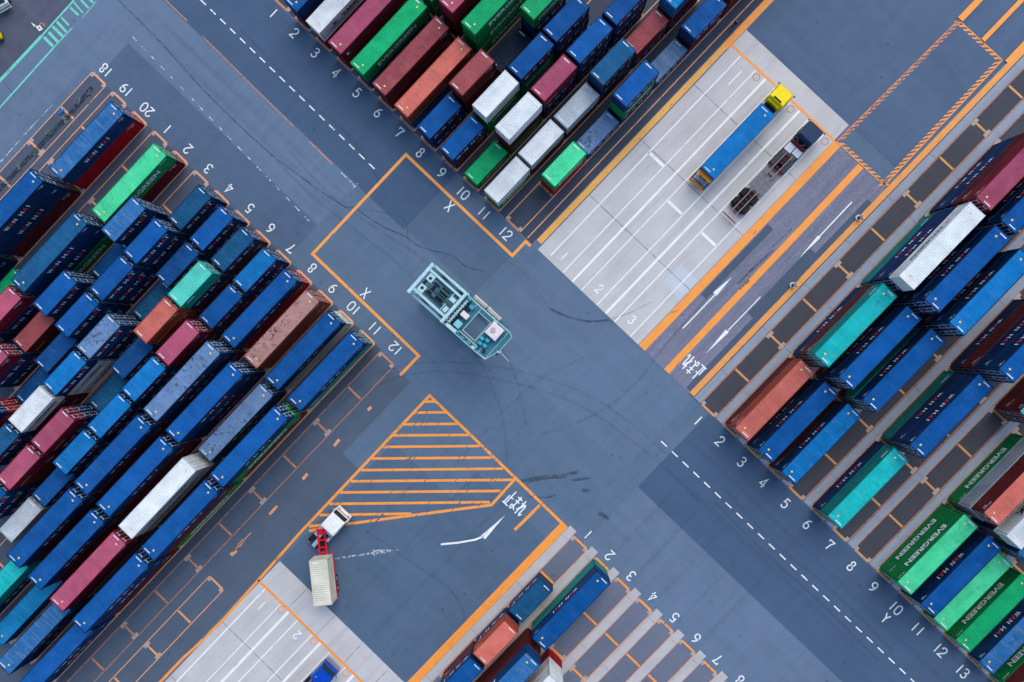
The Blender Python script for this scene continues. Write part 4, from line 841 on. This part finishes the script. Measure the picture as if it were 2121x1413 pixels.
part('sill_ladder', [(8.3+.0, 8.4, 2.55, 2.95, z, z+.05) for z in [1.8+.4*k for k in range(17)]], MCY, sc_, tubes=[([(8.35, 2.55, 1.7), (8.35, 2.55, 8.6)], .03), ([(8.35, 2.95, 1.7), (8.35, 2.95, 8.6)], .03)])
part('lamp_bracket', [(12.9, 13.3, -.6, -.45, 10.0, 10.1), (13.15, 13.35, -.5, -.2, 10.1, 10.5, .05)], MPW, sc_); part('warning_lamp', [(13.0, 13.25, -.95, -.65, 10.05, 10.35, .05)], plain('lamp_brown', bas(70,45,50)), sc_)
part('aerial', [], MCY, sc_, tubes=[([(13.3, -.35, 10.4), (14.9, -.45, 10.7)], .035)])
part('side_stair', [(3.2+.25*k, 3.45+.25*k, -2.95, -2.55, 2.0+.42*k, 2.05+.42*k) for k in range(15)], MTD, sc_)

# ---------------------------------------------------------------- small things on the ground
def bollard(p, label):
    o = thing('bollard', (*p, .16), 0, label, 'bollard', None)
    part('base_ring', [], plain('ring_pale', bas(200,205,205)), o, cyls=[((0,0,.06), 'z', .42, .12, 24)]); part('post', [], M_BLK, o, cyls=[((0,0,.5), 'z', .2, .9, 20)])
    part('cap', [], plain('cap_grey', bas(120,125,140)), o, cyls=[((0,0,.98), 'z', .24, .08, 20)]); part('bracket', [(.2, .7, -.08, .08, .1, .25, .02)], plain('bracket_cream', bas(225,225,200)), o)
bollard((33.86, 7.47), 'dark round bollard with a pale ring, lower of two on the orange kerb')
bollard((42.56, 16.45), 'dark round bollard on the orange kerb, upper of the two')
pr = thing('person', (*(26.04, 42.42), 0), R(30), 'person in dark clothes walking by the orange band near the top edge', 'person', None)
def person(root, cloth, skin, hair):
    me = bpy.data.meshes.new('body'); V = [(0,0,.95),(0,0,1.15),(0,0,1.38),(0,0,1.5),(0,0,1.62),(0,.19,1.4),(.06,.27,1.12),(.2,.26,.9),(0,-.19,1.4),(-.05,-.27,1.12),(.1,-.28,.88),(0,.1,.88),(.14,.1,.48),(.1,.1,.06),(.24,.11,.04),(0,-.1,.88),(-.1,-.1,.5),(-.24,-.1,.1),(-.1,-.1,.04),(0,0,1.7)]
    E = [(0,1),(1,2),(2,3),(3,4),(4,19),(2,5),(5,6),(6,7),(2,8),(8,9),(9,10),(0,11),(11,12),(12,13),(13,14),(0,15),(15,16),(16,17),(17,18)]
    me.from_pydata(V, E, []); o = bpy.data.objects.new('body', me); COL.objects.link(o); o.parent = root
    m = o.modifiers.new('skin', 'SKIN'); sv = me.skin_vertices[0].data
    rr = [.15,.14,.17,.07,.09,.08,.055,.045,.08,.055,.045,.1,.07,.05,.045,.1,.07,.05,.045,.08]
    for i, r in enumerate(rr): sv[i].radius = (r, r)
    sv[0].use_root = True; o.modifiers.new('sub', 'SUBSURF').levels = 1; me.materials.append(cloth)
    part('hair', [], hair, root, cyls=[((0, 0, 1.74), 'z', .11, .1, 14, .06)])
person(pr, plain('cloth_plum', bas(60,20,50)), None, plain('cap_pink', bas(200,120,160)))
# lashing gear lying in the empty row 18
flat('dark_streak', marks('dark_streak', (28, 32, 42), .85), ribbons=[([Y(-17.5, -69.5), Y(-22, -69.2), Y(-30, -69.3), Y(-44, -69.4)], .7)], z=.03)  # one long dark streak down the empty row
def gear(u, v, a, label):
    o = thing('lashing_gear', (*Y(u, v), .03), a, label, 'lashing gear', 'lashing gear dropped along empty row 18')
    part('rod', [], M_STEEL, o, tubes=[([(-.5, -.12, .04), (.5, -.02, .04)], .035), ([(-.45, .15, .04), (.5, .12, .04)], .035)]); part('twist_lock', [(-.15, .15, -.25, -.1, 0, .18, .03), (.2, .4, .2, .36, 0, .18, .03)], plain('lock_green', bas(90,130,110)), o)
spots_ = [(-18.4, -69.2), (-20.2, -69.5), (-23.4, -69.2), (-26.3, -69.6), (-29.5, -69.1), (-32.6, -69.5), (-35.5, -69.3), (-38.4, -69.6)]
nm = ['green and steel lashing gear nearest painted number 18', 'second', 'third', 'fourth', 'fifth', 'sixth', 'seventh', 'eighth']
for k, (u_, v_) in enumerate(spots_):
    gear(u_, v_, R(30+47*k), nm[k] if k == 0 else f'{nm[k]} heap of lashing gear along empty row 18, counted from its painted number')
tp = thing('tarpaulin_bundle', (*Y(-23.0, -70.3), .03), .4, 'small crumpled blue sheet in the empty row 18', 'sheet', None)
part('sheet', [(-.45, .1, -.2, .15, 0, .12, .05), (0, .5, -.1, .25, .02, .2, .08)], plain('sheet_blue', bas(20,120,210)), tp)
